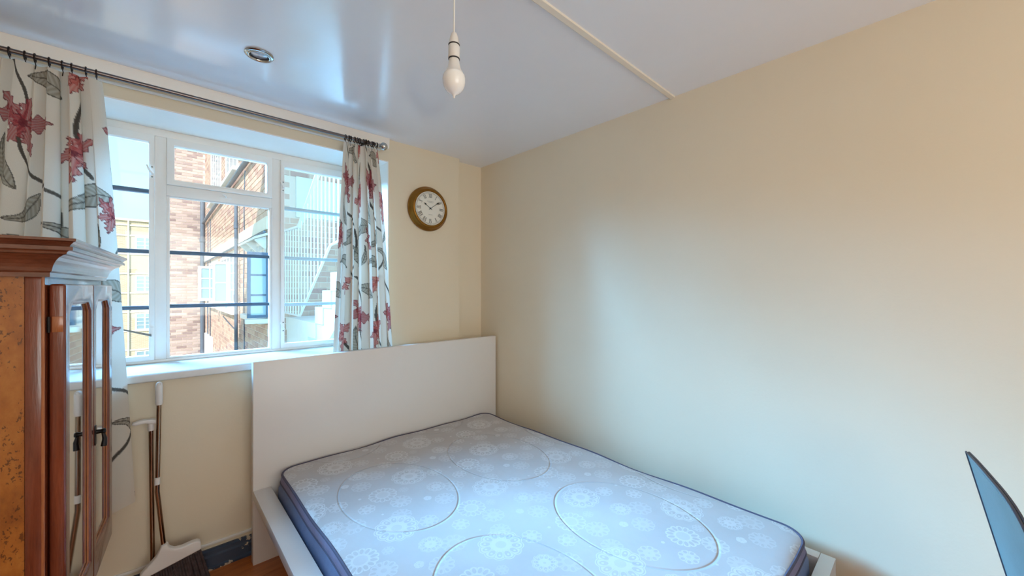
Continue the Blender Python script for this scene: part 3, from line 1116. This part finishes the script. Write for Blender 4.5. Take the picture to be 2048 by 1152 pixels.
dl = root('recessed_downlight', 'round chrome recessed downlight set in the white ceiling near the window', 'downlight', (0.318, 1.891, H))
MB().lathe([(0.052, 0.0), (0.052, -0.004), (0.048, -0.008), (0.043, -0.009), (0.041, -0.006), (0.039, -0.010), (0.036, -0.0105), (0.033, -0.006), (0.033, -0.0005)], 40).build('bezel', M_chrome, dl, smooth=True)
MB().lathe([(0.033, -0.0005), (0.030, -0.003), (0.0, -0.0035)], 32).build('lamp_face', M_lamp, dl, smooth=True)
MB().lathe([(0.033, -0.0012), (0.0335, -0.006), (0.030, -0.0055), (0.0295, -0.0032)], 32).build('retaining_ring', M_seal, dl, smooth=True)

# ------------------------------------------------------------------ cabinet
cab = root('display_cabinet', 'dark wooden cabinet with burr side panel and two mirrored doors', 'cabinet', (-0.1925, 1.42, 0), (0, 0, R(-4)))
CL, CD, CZ0, CZ1 = 0.67, 0.44, 0.43, 1.396
MB().box(-CD, 0, 0.010, CL, CZ0, CZ1 + 0.06).build('carcass', M_mah, cab, bevel=0.002)
# near side: stiles, rails, burr panel
bb = MB()
bb.box(-0.029, 0, 0, 0.0099, CZ0, CZ1)
bb.build('side_stile', M_mah, cab, bevel=0.0015)
MB().box(-CD, -CD + 0.04, 0, 0.0099, CZ0, CZ1).build('side_stile', M_mah, cab, bevel=0.0015)
MB().box(-CD + 0.04, -0.029, 0, 0.0099, CZ0, CZ0 + 0.07).build('side_rail', M_mah, cab, bevel=0.0015)
MB().box(-CD + 0.04, -0.030, 0.003, 0.0099, CZ0 + 0.07, CZ1).build('burr_panel', M_burl, cab)
MB().tube([(-0.0015, 0.0015, CZ0), (-0.0015, 0.0015, CZ1)], 0.003, 8).build('corner_bead', M_mahl, cab, smooth=True)
# cornice
cp = [(0.0, 1.390), (0.012, 1.390), (0.012, 1.400), (0.0155, 1.404), (0.017, 1.412), (0.0195, 1.420), (0.024, 1.429), (0.030, 1.436), (0.038, 1.4415), (0.044, 1.4435), (0.045, 1.448), (0.049, 1.451), (0.056, 1.4515), (0.056, 1.460), (0.050, 1.4615), (0.053, 1.466), (0.058, 1.471), (0.062, 1.473), (0.062, 1.479), (0.0, 1.479)]
vs_, fs_ = [], []
n = len(cp)
for px_, py_, sx, sy in ((-CD, 0, 0, -1), (0, 0, 1, -1), (0, CL, 1, 1), (-CD, CL, 0, 1)):
    for o_, z_ in cp:
        vs_.append((px_ + sx * o_, py_ + sy * o_, z_))
for c_ in range(3):
    for k_ in range(n - 1):
        fs_.append((c_ * n + k_, (c_ + 1) * n + k_, (c_ + 1) * n + k_ + 1, c_ * n + k_ + 1))
bb = MB().add(vs_, fs_)
bb.build('cornice', M_pale, cab)
MB().box(-CD, 0.0, 0.0, CL, 1.4565, 1.4788).build('top_board', M_mah, cab)


def door(e0, e1, g0, g1, hinge_near):
    d0, d1, z0, z1, iz0, iz1 = 0.0035, 0.031, 0.450, 1.374, 0.540, 1.322
    c = 0.028
    outer = [(e0, z0), ((e0 + e1) / 2, z0), (e1, z0), (e1, z1 - 0.03), (e1, z1), ((e0 + e1) / 2, z1), (e0, z1), (e0, z1 - 0.03)]
    inner = [(g0, iz0), ((g0 + g1) / 2, iz0), (g1, iz0), (g1, iz1 - c), (g1 - c, iz1), ((g0 + g1) / 2, iz1), (g0 + c, iz1), (g0, iz1 - c)]
    f = MB().ring_prism(outer, inner, d0, d1, 'x').build('door', M_mah, cab, bevel=0.006, seg=3)
    MB().prism([(g0 - 0.004, iz0 - 0.004), (g1 + 0.004, iz0 - 0.004), (g1 + 0.004, iz1 - c), (g1 - c, iz1 + 0.004), (g0 + c, iz1 + 0.004), (g0 - 0.004, iz1 - c)], 0.0185, 0.0210, 'x').build('mirror', M_mirror, f)
    # stepped bead round the mirror
    def off(t):
        return [(g0 + t, iz0 + t), ((g0 + g1) / 2, iz0 + t), (g1 - t, iz0 + t), (g1 - t, iz1 - c), (g1 - c, iz1 - t), ((g0 + g1) / 2, iz1 - t), (g0 + c, iz1 - t), (g0 + t, iz1 - c)]
    MB().ring_prism(off(-0.002), off(0.003), 0.0212, 0.0255, 'x').build('bead', M_mahl, f, bevel=0.001)
    he = e0 if hinge_near else e1
    for hz in (1.276, 0.56):
        hb = MB().box(0.009, 0.027, he - (0.0016 if hinge_near else -0.0004), he + (0.0004 if hinge_near else 0.0016), hz - 0.019, hz + 0.019)
        h_ = hb.build('hinge', M_mahl, f, bevel=0.0006)
        MB().tube([(0.004, he - (0.003 if hinge_near else -0.003), hz - 0.019), (0.004, he - (0.003 if hinge_near else -0.003), hz + 0.019)], 0.003, 8).build('hinge_pin', M_black, h_, smooth=True)
    return f


d1_ = door(0.020, 0.334, 0.062, 0.304, True)
d2_ = door(0.337, 0.650, 0.376, 0.596, False)
# drop handle on the meeting stile
hb = MB().prism([(0.346, 0.875), (0.362, 0.875), (0.366, 0.885), (0.362, 0.905), (0.366, 0.925), (0.362, 0.935), (0.346, 0.935), (0.342, 0.925), (0.346, 0.905), (0.342, 0.885)], 0.030, 0.0335, 'x')
h_ = hb.build('handle', M_black, d2_, bevel=0.0008)
bb = MB()
bb.lathe([(0.0, 0.033), (0.007, 0.034), (0.006, 0.044), (0.009, 0.050), (0.006, 0.055), (0.0, 0.056)], 14, 'x', (0, 0.354, 0.915))
bb.tube([(0.048, 0.354, 0.912), (0.052, 0.354, 0.892), (0.050, 0.354, 0.868)], [0.004, 0.0055, 0.0075], 10)
bb.build('drop_pull', M_black, h_, smooth=True)
for lx in (-CD + 0.05, -0.16):
    for ly in (0.05, CL - 0.12):
        MB().prism([(lx - 0.02, ly - 0.02), (lx + 0.02, ly - 0.02), (lx + 0.02, ly + 0.02), (lx - 0.02, ly + 0.02)], 0.0, CZ0 - 0.0005, 'z').build('leg', M_mah, cab, bevel=0.003)

# ------------------------------------------------------------------ broom and long-handled dustpan
br = root('broom', 'upright broom with pale plastic head, dark bristles and metal handle against the wall', 'broom', (0.02, 2.262, 0))
HC = Vector((0.065, 0.0, 0.0))
bx = br.location
grip0 = Vector((0.014 - bx.x, 2.335 - bx.y, 0.945))
grip1 = Vector((0.014 - bx.x, 2.332 - bx.y, 0.845))
knee = Vector((0.008 - bx.x, 2.300 - bx.y, 0.475))
neck = Vector((0.030 - bx.x, 2.266 - bx.y, 0.250))
MB().tube([grip1 + (grip1 - knee) * 0.02, knee, neck - Vector((0, 0, 0.02))], 0.0085, 14).build('handle_tube', M_shaft, br, smooth=True)
gt = (grip0 - grip1)
MB().tube([grip1, grip1 + gt * 0.08, grip1 + gt * 0.85, grip1 + gt * 0.96, grip0 + gt * 0.02], [0.0105, 0.0125, 0.0130, 0.0105, 0.004], 16).build('grip', M_plastic, br, smooth=True)
MB().torus(tuple(grip0 - gt * 0.06 + Vector((0.002, -0.011, 0))), 0.0055, 0.0016, 'y', 14, 6).build('hanging_eye', M_plastic, br, smooth=True)
MB().tube([knee + Vector((0, 0, 0.03)), knee + Vector((0, 0, 0.06))], 0.0098, 12).build('joint_sleeve', M_plastic, br, smooth=True)
# head: flared plastic body
hx0, hx1 = -0.067, 0.135
low_z = lambda x: 0.136 + 0.045 * (x - hx0) / (hx1 - hx0)      # lower edge of the body
prof_t = [(hx0, 0.156), (-0.055, 0.172), (-0.035, 0.191), (-0.015, 0.213), (-0.004, 0.240), (0.000, 0.252), (0.021, 0.256), (0.028, 0.236), (0.045, 0.222), (0.070, 0.219), (0.100, 0.224), (0.122, 0.224), (0.133, 0.216), (hx1, 0.200)]
low = [(x, low_z(x)) for x in (hx1, 0.10, 0.06, 0.02, -0.03, hx0)]
poly = prof_t + low
bb = MB().prism(poly, -0.016, 0.016, 'y')
hd = bb.build('broom_head', M_plastic, br, bevel=0.005, seg=3)
random.seed(5)
bb = MB()
nb = 24
for i in range(nb):
    for j in (-1, 0, 1):
        x = hx0 + 0.006 + (hx1 - hx0 - 0.012) * i / (nb - 1)
        zt_ = low_z(x)
        dx = 0.012 + 0.03 * (x - hx0) / (hx1 - hx0) + random.uniform(-0.004, 0.004)
        bb.tube([(x, j * 0.009, zt_ + 0.004), (x + dx * 0.5, j * 0.013, zt_ * 0.5), (x + dx, j * 0.017 + random.uniform(-0.004, 0.004), 0.001)], [0.0036, 0.0040, 0.0044], 5)
tag(bb.build('bristles', M_bristle, br), kind='stuff')

dp = root('dustpan', 'long-handled dustpan with flat grip standing behind the broom', 'dustpan', (-0.012, 2.330, 0))
MB().tube([(0.0, 0.012, 0.745), (0.006, 0.012, 0.06)], 0.0085, 14).build('handle_tube', M_shaft, dp, smooth=True)
MB().tube([(0.0, 0.012, 0.735), (0.0, 0.012, 0.768)], [0.0105, 0.012], 14).build('collar', M_plastic, dp, smooth=True)
MB().prism([(-0.062, 0.774), (-0.058, 0.781), (-0.030, 0.788), (0.005, 0.785), (0.022, 0.776), (0.024, 0.766), (0.012, 0.763), (-0.020, 0.773), (-0.050, 0.770)], -0.003, 0.027, 'y').build('grip', M_plastic, dp, bevel=0.003, seg=3)
bb = MB()
bb.prism([(-0.10, 0.0), (0.10, 0.0), (0.10, 0.006), (-0.10, 0.006)], -0.03, 0.028, 'y')
bb.prism([(-0.10, 0.006), (0.10, 0.006), (0.09, 0.075), (-0.09, 0.075)], 0.022, 0.028, 'y')
for sg in (-1, 1):
    bb.prism([(-0.03, 0.006), (0.022, 0.006), (0.022, 0.07)], sg * 0.097 - 0.003, sg * 0.097 + 0.003, 'x')
bb.build('pan', M_plastic, dp)

# ------------------------------------------------------------------ leather chair beside the right wall
ch = root('leather_chair', 'teal-grey leather chair with dark piped back standing by the right wall', 'chair', (1.505, -0.319, 0), (0, 0, R(8.3)))
cx0, cx1 = -0.22, 0.22
slope = (0.073) / 0.32


def back_y(z):
    return 0.240 - (0.91 - z) * slope


rows = []
zs = [0.44 + (0.905 - 0.44) * i / 16 for i in range(17)]
bb = MB()
nx = 14
out_pts = []


def back_pt(s, z, d):
    # s -1..1 across; slight wrap of the back and rounded top corners
    x = s * 0.22
    y = back_y(z) - 0.010 - d * (0.10 + 0.90 * min(1.0, (0.91 - z) / 0.35))
    zz = z - 0.030 * max(0, (z - 0.44) / 0.465) * (abs(s) ** 3) * (1 if s < 0 else 0.15)
    return (x, y, zz)


vs_, fs_ = [], []
for d in (0.0, 0.050):
    for z in zs:
        for i in range(nx + 1):
            s = -1 + 2 * i / nx
            vs_.append(back_pt(s, z, d))
m1 = (nx + 1)
lay = len(zs) * m1
for l in range(2):
    for r_ in range(len(zs) - 1):
        for i in range(nx):
            a = l * lay + r_ * m1 + i
            fs_.append((a, a + 1, a + m1 + 1, a + m1))
bord = [i for i in range(m1)] + [r_ * m1 + nx for r_ in range(1, len(zs))] + [(len(zs) - 1) * m1 + i for i in range(nx - 1, -1, -1)] + [r_ * m1 for r_ in range(len(zs) - 2, 0, -1)]
for i in range(len(bord)):
    a, c = bord[i], bord[(i + 1) % len(bord)]
    fs_.append((a, c, lay + c, lay + a))
MB().add(vs_, fs_).build('backrest', M_leather, ch, smooth=True, angle=50)
per = [back_pt(-1, z, 0.0) for z in zs] + [back_pt(-1 + 2 * i / nx, zs[-1], 0.0) for i in range(1, nx)] + [back_pt(1, z, 0.0) for z in reversed(zs)]
MB().tube(per, 0.0026, 8).build('piping', M_leatherd, ch, smooth=True)
per2 = [back_pt(-1, z, 0.050) for z in zs] + [back_pt(-1 + 2 * i / nx, zs[-1], 0.050) for i in range(1, nx)] + [back_pt(1, z, 0.050) for z in reversed(zs)]
MB().tube(per2, 0.0026, 8).build('piping', M_leatherd, ch, smooth=True)
bb = MB()
for i in range(46):
    s0 = -0.93 + 1.86 * i / 46
    bb.tube([Vector(back_pt(s0, 0.890, -0.0006)), Vector(back_pt(s0 + 0.024, 0.890, -0.0006))], 0.0008, 5)
bb.build('stitching', M_thread, ch)
MB().prism([(cx0, -0.21), (cx1, -0.21), (cx1, 0.135), (cx0, 0.135)], 0.40, 0.475, 'z').build('seat', M_leather, ch, bevel=0.018, seg=4)
for lx in (-0.195, 0.195):
    for ly in (-0.185, 0.11):
        MB().prism([(lx - 0.014, ly - 0.014), (lx + 0.014, ly - 0.014), (lx + 0.014, ly + 0.014), (lx - 0.014, ly + 0.014)], 0.0, 0.405, 'z',
                   [(lx - 0.02, ly - 0.02), (lx + 0.02, ly - 0.02), (lx + 0.02, ly + 0.02), (lx - 0.02, ly + 0.02)]).build('leg', M_legwood, ch, bevel=0.002)

# ================================================================== outside the window
GZ = -9.0
struct(MB().box(-60, 60, YB + 0.3, 90, GZ - 0.2, GZ).build('ground', M_ground))

_yaw = R(42.6)
_F = (math.sin(_yaw), math.cos(_yaw))
_Rt = (math.cos(_yaw), -math.sin(_yaw))


def view_px(x, y, z):
    f = x * _F[0] + y * _F[1]
    return 1024 + 777 * (x * _Rt[0] + y * _Rt[1]) / f, 576 + 777 * (CAM_Z - z) / f, f


# unseen storeys above and below the room; upper block sized to shade the staircase
struct(MB().box(-12, 4.2, YN - 0.1, YB, H + 0.16, 6.5).build('wall_shading_storeys', M_farbrick))
struct(MB().box(-12, 4.2, YN - 0.1, YB, GZ, -0.13).build('wall_lower_storeys', M_farbrick))

# ---- the brick wing next door
nb_ = root('brick_building', 'red brick neighbouring wing with white windows and wall pipes outside the window', 'building', (1.05, 14.0, GZ))
OX, OY, OZ = 1.05, 14.0, GZ


def nbox(name, x0, x1, y0, y1, z0, z1, mat, parent=None, bev=0.0):
    p = parent or nb_
    off = (OX, OY, OZ) if p is nb_ else (OX, OY, OZ)
    return MB().box(x0 - off[0], x1 - off[0], y0 - off[1], y1 - off[1], z0 - off[2], z1 - off[2]).build(name, mat, p, bevel=bev)


SX, EY, TY, TOP = 1.05, 14.0, 5.6, 8.5
wall_side = nbox('brick_wall', SX, SX + 0.3, TY, EY, GZ, TOP, M_mortar)
wall_end = nbox('brick_wall', 0.10, SX, EY, EY + 0.3, GZ, TOP, M_mortar)
wall_stair = nbox('brick_wall', SX + 0.3, 4.2, TY, TY + 0.3, GZ, TOP, M_mortar)
nbox('brick_wall', 0.10, 0.40, EY + 0.3, EY + 8, GZ, TOP, M_farbrick)
nbox('roof', 0.10, 4.2, TY, EY + 8, TOP, TOP + 0.15, M_roof)

# windows on the long wall: (y0, y1, z0, z1)
WINS = [(5.75, 7.05, 0.98, 1.98), (8.05, 10.25, 0.98, 1.98), (10.9, 12.6, 0.98, 1.98),
        (6.1, 7.3, 3.42, 4.75), (8.0, 9.5, 3.42, 4.75), (10.3, 12.2, 3.42, 4.75)]


def in_win(y, z):
    return any(a - 0.06 < y < c + 0.06 and e - 0.05 < z < f + 0.03 for a, c, e, f in WINS)


PANEL = (1.34, 3.6, 2.28, 2.80)      # white landing edge on the stair wall
slots = []      # (distance, wall, x, y, z, kind)
bl_, bh_ = 0.2255, 0.0755
zc = -2.6
row = 0
while zc < 6.6:
    offs = 0.5 * bl_ if row % 2 else 0.0
    y = TY + 0.115 + offs
    while y < EY - 0.06:
        if not in_win(y, zc):
            slots.append((wall_side, SX - 0.001, y, zc, 'x'))
        y += bl_
    x = 0.10 + 0.115 + offs * 0.9
    while x < SX - 0.04:
        slots.append((wall_end, x, EY - 0.001, zc, 'y'))
        x += bl_
    x = SX + 0.115 + offs
    while x < 4.1:
        if not (PANEL[0] - 0.1 < x < PANEL[1] + 0.1 and PANEL[2] - 0.03 < zc < PANEL[3] + 0.03):
            slots.append((wall_stair, x, TY - 0.001, zc, 'y'))
        x += bl_
    zc += bh_
    row += 1
ranked = []
for s in slots:
    px_, py_, f_ = view_px(s[1], s[2], s[3])
    vis = (338 < px_ < 540 or 566 < px_ < 690) and 288 < py_ < 716
    size = 777 / f_ * (1.0 if s[4] == 'y' else abs(s[1]) / f_ + 0.12)
    ranked.append((0 if vis else 1, -size, s))
ranked.sort(key=lambda q: (q[0], q[1]))


def brick_verts(kind):
    a, h_ = bl_ / 2 - 0.0055, bh_ / 2 - 0.0055
    if kind == 'x':
        return [(0.004, -a, -h_), (0.004, a, -h_), (0.004, a, h_), (0.004, -a, h_), (-0.007, -a + 0.002, -h_ + 0.002), (-0.007, a - 0.002, -h_ + 0.002), (-0.007, a - 0.002, h_ - 0.002), (-0.007, -a + 0.002, h_ - 0.002)]
    return [(-a, 0.004, -h_), (a, 0.004, -h_), (a, 0.004, h_), (-a, 0.004, h_), (-a + 0.002, -0.007, -h_ + 0.002), (a - 0.002, -0.007, -h_ + 0.002), (a - 0.002, -0.007, h_ - 0.002), (-a + 0.002, -0.007, h_ - 0.002)]


BF = [(4, 5, 6, 7), (0, 1, 5, 4), (1, 2, 6, 5), (2, 3, 7, 6), (3, 0, 4, 7), (3, 2, 1, 0)]
proto = {}
for kind in 'xy':
    for mt, mm in (('s', M_brick), ('e', M_brick2)):
        me = bpy.data.meshes.new('brick')
        me.from_pydata(brick_verts(kind), [], BF)
        bm = bmesh.new()
        bm.from_mesh(me)
        bmesh.ops.recalc_face_normals(bm, faces=bm.faces)
        bm.to_mesh(me)
        bm.free()
        me.materials.append(mm)
        proto[kind + mt] = me
for q in ranked[:300]:
    w_, x, y, z, kind = q[2]
    o = bpy.data.objects.new('brick', proto[kind + ('e' if w_ is wall_end else 's')])
    o.location = (x - OX, y - OY, z - OZ)
    link(o, w_)
random.seed(11)
for mt, test in (('s', lambda w_: w_ is not wall_end), ('e', lambda w_: w_ is wall_end)):
    V, Fc, T_ = [], [], []
    for q in ranked[300:]:
        w_, x, y, z, kind = q[2]
        if not test(w_):
            continue
        n = len(V)
        V += [(a + x - OX, c + y - OY, e + z - OZ) for a, c, e in brick_verts(kind)]
        Fc += [tuple(i + n for i in f) for f in BF]
        T_ += [random.random()] * 6
    me = bpy.data.meshes.new('bricks')
    me.from_pydata(V, [], Fc)
    at = me.attributes.new('tint', 'FLOAT', 'FACE')
    at.data.foreach_set('value', np.array(T_, dtype=np.float32))
    bm = bmesh.new()
    bm.from_mesh(me)
    bmesh.ops.recalc_face_normals(bm, faces=bm.faces)
    bm.to_mesh(me)
    bm.free()
    me.materials.append(M_brick if mt == 's' else M_brick2)
    o = bpy.data.objects.new('brickwork', me)
    link(o, nb_)
    o['kind'] = 'stuff'


def grid_leaf(name, parent, org, ux, w, h, nx_, nz_, mat, th=0.035, fr=0.05, bar=0.022):
    """casement leaf: frame + glazing bars in one mesh, panes as children. org lower corner (world), ux unit direction"""
    org = Vector(org) - Vector((OX, OY, OZ))
    ux = Vector(ux).normalized()
    nn = Vector((ux.y, -ux.x, 0))

    def quadbox(bb, a0, a1, z0, z1, d0, d1):
        vs2 = []
        for z in (z0, z1):
            for a, d in ((a0, d0), (a1, d0), (a1, d1), (a0, d1)):
                p = org + ux * a + nn * d
                vs2.append((p.x, p.y, org.z + z))
        bb.add(vs2, [(0, 3, 2, 1), (4, 5, 6, 7), (0, 1, 5, 4), (1, 2, 6, 5), (2, 3, 7, 6), (3, 0, 4, 7)])
    bb = MB()
    quadbox(bb, 0, w, 0, fr, 0, th)
    quadbox(bb, 0, w, h - fr, h, 0, th)
    quadbox(bb, 0, fr, fr, h - fr, 0, th)
    quadbox(bb, w - fr, w, fr, h - fr, 0, th)
    for i in range(1, nx_):
        a = fr + (w - 2 * fr) * i / nx_
        quadbox(bb, a - bar / 2, a + bar / 2, fr, h - fr, 0.004, th - 0.004)
    for i in range(1, nz_):
        z = fr + (h - 2 * fr) * i / nz_
        quadbox(bb, fr, w - fr, z - bar / 2, z + bar / 2, 0.006, th - 0.006)
    f = bb.build(name, mat, parent)
    for i in range(nx_):
        for k_ in range(nz_):
            bb = MB()
            a0 = fr + (w - 2 * fr) * i / nx_
            a1 = fr + (w - 2 * fr) * (i + 1) / nx_
            z0 = fr + (h - 2 * fr) * k_ / nz_
            z1 = fr + (h - 2 * fr) * (k_ + 1) / nz_
            quadbox(bb, a0, a1, z0, z1, th * 0.5, th * 0.5 + 0.004)
            bb.build('pane', M_pane, f)
    return f


for (a, c, e, f) in WINS:
    grid_leaf('window', nb_, (SX - 0.025, a, e), (0, 1, 0), c - a, f - e, max(2, round((c - a) / 0.45)), 3, M_extw, th=0.02)
    nbox('window_sill', SX - 0.10, SX - 0.002, a - 0.06, c + 0.06, e - 0.07, e - 0.002, M_extw, bev=0.006)
# opened leaves standing out from the wall
grid_leaf('open_casement', nb_, (0.66, 10.32, 1.10), (1, 0, 0), 0.385, 0.72, 2, 3, M_extw)
grid_leaf('open_casement', nb_, (0.83, 9.30, 1.06), (0.72, -0.60, 0), 0.30, 0.80, 1, 2, M_mint)
grid_leaf('open_casement', nb_, (0.815, 5.60, 1.00), (1, 0, 0), 0.23, 0.80, 1, 3, M_extdark, fr=0.035)
nbox('window_sill', 0.80, 1.04, 5.57, 5.66, 0.93, 0.985, M_extw, bev=0.004)


def npipe(name, pts, r, mat, sleeves=()):
    o_ = MB().tube([(x - OX, y - OY, z - OZ) for x, y, z in pts], r, 10).build(name, mat, nb_, smooth=True)
    for (x, y, z) in sleeves:
        MB().tube([(x - OX, y - OY, z - OZ - 0.05), (x - OX, y - OY, z - OZ + 0.05)], r * 1.3, 10).build('pipe_collar', mat, o_, smooth=True)
    return o_


npipe('downpipe', [(0.985, 13.86, GZ + 0.05), (0.985, 13.86, 4.05), (1.00, 13.9, 4.2)], 0.055, M_extpipe, [(0.985, 13.86, z) for z in (-1.0, 0.9, 2.7)])
npipe('downpipe', [(0.99, 7.82, GZ + 0.05), (0.99, 7.82, 2.95)], 0.026, M_extpipe, [(0.99, 7.82, z) for z in (-0.4, 1.2, 2.4)])
npipe('waste_pipe', [(0.985, 13.7, 3.16), (0.985, 5.2 + 0.45, 3.24)], 0.034, M_extpipe)
npipe('waste_pipe', [(1.015, 13.8, 2.07), (1.015, 5.7, 2.07)], 0.016, M_extpipe)
npipe('cable', [(1.04, 13.0, 3.1), (1.035, 12.98, 2.2), (1.03, 13.0, 0.8), (1.035, 12.95, -2.0)], 0.012, M_extdark)
npipe('cable', [(1.04, 12.4, 3.1), (1.035, 12.45, 2.0), (1.03, 12.38, 0.5), (1.035, 12.4, -2.0)], 0.010, M_extdark)
npipe('cable', [(1.04, 7.3, 3.2), (1.035, 7.36, 2.6), (1.03, 7.3, 2.1), (1.03, 7.38, 1.4), (1.035, 7.34, 0.7), (1.035, 7.4, -1.4)], 0.007, M_extdark)
npipe('cable', [(1.035, 9.9, 0.78), (1.03, 9.0, 0.70), (1.035, 8.1, 0.62)], 0.008, M_extdark)
# white hood with brackets over the nearer window
hood = MB().prism([(0.90 - OX, 1.97 - OZ), (1.045 - OX, 2.03 - OZ), (1.045 - OX, 2.06 - OZ), (0.90 - OX, 2.00 - OZ)], 5.66 - OY, 6.9 - OY, 'y').build('window_hood', M_extw, nb_)
for yb in (5.75, 6.3, 6.8):
    MB().prism([(0.91 - OX, 1.968 - OZ), (1.042 - OX, 2.02 - OZ), (1.042 - OX, 1.86 - OZ), (1.02 - OX, 1.86 - OZ)], yb - 0.02 - OY, yb + 0.02 - OY, 'y').build('bracket', M_extw, hood)
nbox('vent_box', 0.93, 1.045, 7.0, 7.5, -0.15, 0.12, M_extpipe, bev=0.01)
nbox('wall_panel', 0.99, 1.044, 11.9, 13.4, -2.4, 0.15, M_extw)
nbox('stone_band', SX - 0.03, SX - 0.001, TY + 0.02, EY - 0.01, 2.10, 2.26, M_stone)
nbox('landing_edge', PANEL[0], PANEL[1], TY - 0.05, TY - 0.001, PANEL[2], PANEL[3], M_conc)

# ---- outside staircase
st = root('outdoor_staircase', 'white concrete outdoor staircase with thin railing seen through the right casement', 'staircase', (1.2, 4.4, GZ))


def sbox(name, x0, x1, y0, y1, z0, z1, mat, bev=0.0):
    return MB().box(x0 - 1.2, x1 - 1.2, y0 - 4.4, y1 - 4.4, z0 - GZ, z1 - GZ).build(name, mat, st, bevel=bev)


S0, S1 = 1.22, 2.35
sbox('landing', S0, S1, 4.34, 5.54, 0.84, 1.0, M_conc)
zstep = 1.0
yst = 4.34
for i in range(5):
    zstep += 0.170
    y1_ = yst - 0.24 * i
    sbox('step', S0, S1, y1_ - 0.24, y1_, zstep - 0.17, zstep, M_conc)
# sloping side of the flight
MB().prism([(4.34 - 4.4, 1.0 - GZ), (4.34 - 4.4, 0.60 - GZ), (3.14 - 4.4, 1.42 - GZ), (3.14 - 4.4, 1.85 - GZ)], 0.035, 0.12, 'x').build('stringer', M_conc, st)
sbox('wall_pier', S0, S1, 4.6, 5.5, GZ, 0.84, M_conc)
top = [(5.50, 2.075), (4.85, 2.055), (4.20, 2.49), (3.20, 3.16)]
bot = [(5.50, 1.055), (4.82, 1.05), (3.80, 1.76), (3.45, 1.79), (3.20, 1.93)]


def rail_at(pl, y):
    for (ya, za), (yb, zb) in zip(pl[:-1], pl[1:]):
        if yb <= y <= ya:
            return za + (zb - za) * (ya - y) / (ya - yb)
    return pl[-1][1]


def srail(name, pl, w, h):
    bb = MB()
    n_ = len(pl)
    vs2 = []
    for y, z in pl:
        for x, zz in ((-w, -h), (w, -h), (w, h), (-w, h)):
            vs2.append((x - 0.0, y - 4.4, z - GZ + zz))
    fs2 = []
    for i in range(n_ - 1):
        for k_ in range(4):
            a, c = i * 4 + k_, i * 4 + (k_ + 1) % 4
            fs2.append((a, c, c + 4, a + 4))
    fs2 += [(0, 1, 2, 3), tuple((n_ - 1) * 4 + k_ for k_ in (3, 2, 1, 0))]
    return bb.add(vs2, fs2).build(name, M_rail, st)


srail('handrail', top, 0.022, 0.012)
srail('bottom_rail', bot, 0.010, 0.008)
y = 5.47
while y > 3.25:
    z0, z1 = rail_at(bot, y), rail_at(top, y)
    MB().box(-0.006, 0.006, y - 4.4 - 0.006, y - 4.4 + 0.006, z0 - GZ, z1 - GZ).build('baluster', M_rail, st)
    y -= 0.118

# ---- far block seen through the left casement
fb = root('apartment_block', 'distant yellow brick apartment block with white windows below the sky', 'building', (0, 40, GZ))
MB().box(-16, 9, 0, 10, 0, 6.30 - GZ).build('brick_wall', M_farbrick, fb)
MB().box(-16.1, 9.1, -0.12, 10.1, 6.30 - GZ, 6.44 - GZ).build('coping', M_stone, fb)
for zb in (5.98, 5.22, 3.86, 2.42, 1.00, -0.40, -1.80, -3.20, -4.60):
    MB().box(-16, 9, -0.05, -0.001, zb - 0.05 - GZ, zb + 0.05 - GZ).build('stone_band', M_stone, fb)
for xc in (-7.52, -4.32, -1.06, 2.08):
    for zw in (3.92, 1.06, -1.74, -4.54):
        fr_ = MB()
        x0, x1, z0, z1 = xc, xc + 1.5, zw - GZ, zw + 1.24 - GZ
        fr_.box(x0, x1, -0.04, -0.001, z0, z0 + 0.08).box(x0, x1, -0.04, -0.001, z1 - 0.08, z1)
        for i in range(4):
            a = x0 + (x1 - x0 - 0.09) * i / 3
            fr_.box(a, a + 0.09, -0.04, -0.001, z0 + 0.08, z1 - 0.08)
        for i in (1, 2, 3):
            zz = z0 + 0.08 + (z1 - z0 - 0.16) * i / 4
            fr_.box(x0 + 0.09, x1 - 0.09, -0.035, -0.002, zz - 0.02, zz + 0.02)
        w_ = fr_.build('window', M_extw, fb)
        for i in range(3):
            a = x0 + (x1 - x0 - 0.09) * i / 3 + 0.09
            c = x0 + (x1 - x0 - 0.09) * (i + 1) / 3
            MB().box(a, c, -0.02, -0.015, z0 + 0.08, z1 - 0.08).build('pane', M_pane, w_)
MB().tube([(-1.42, -0.08, 0.1), (-1.42, -0.08, 6.3 - GZ)], 0.05, 8).build('downpipe', M_stone, fb, smooth=True)
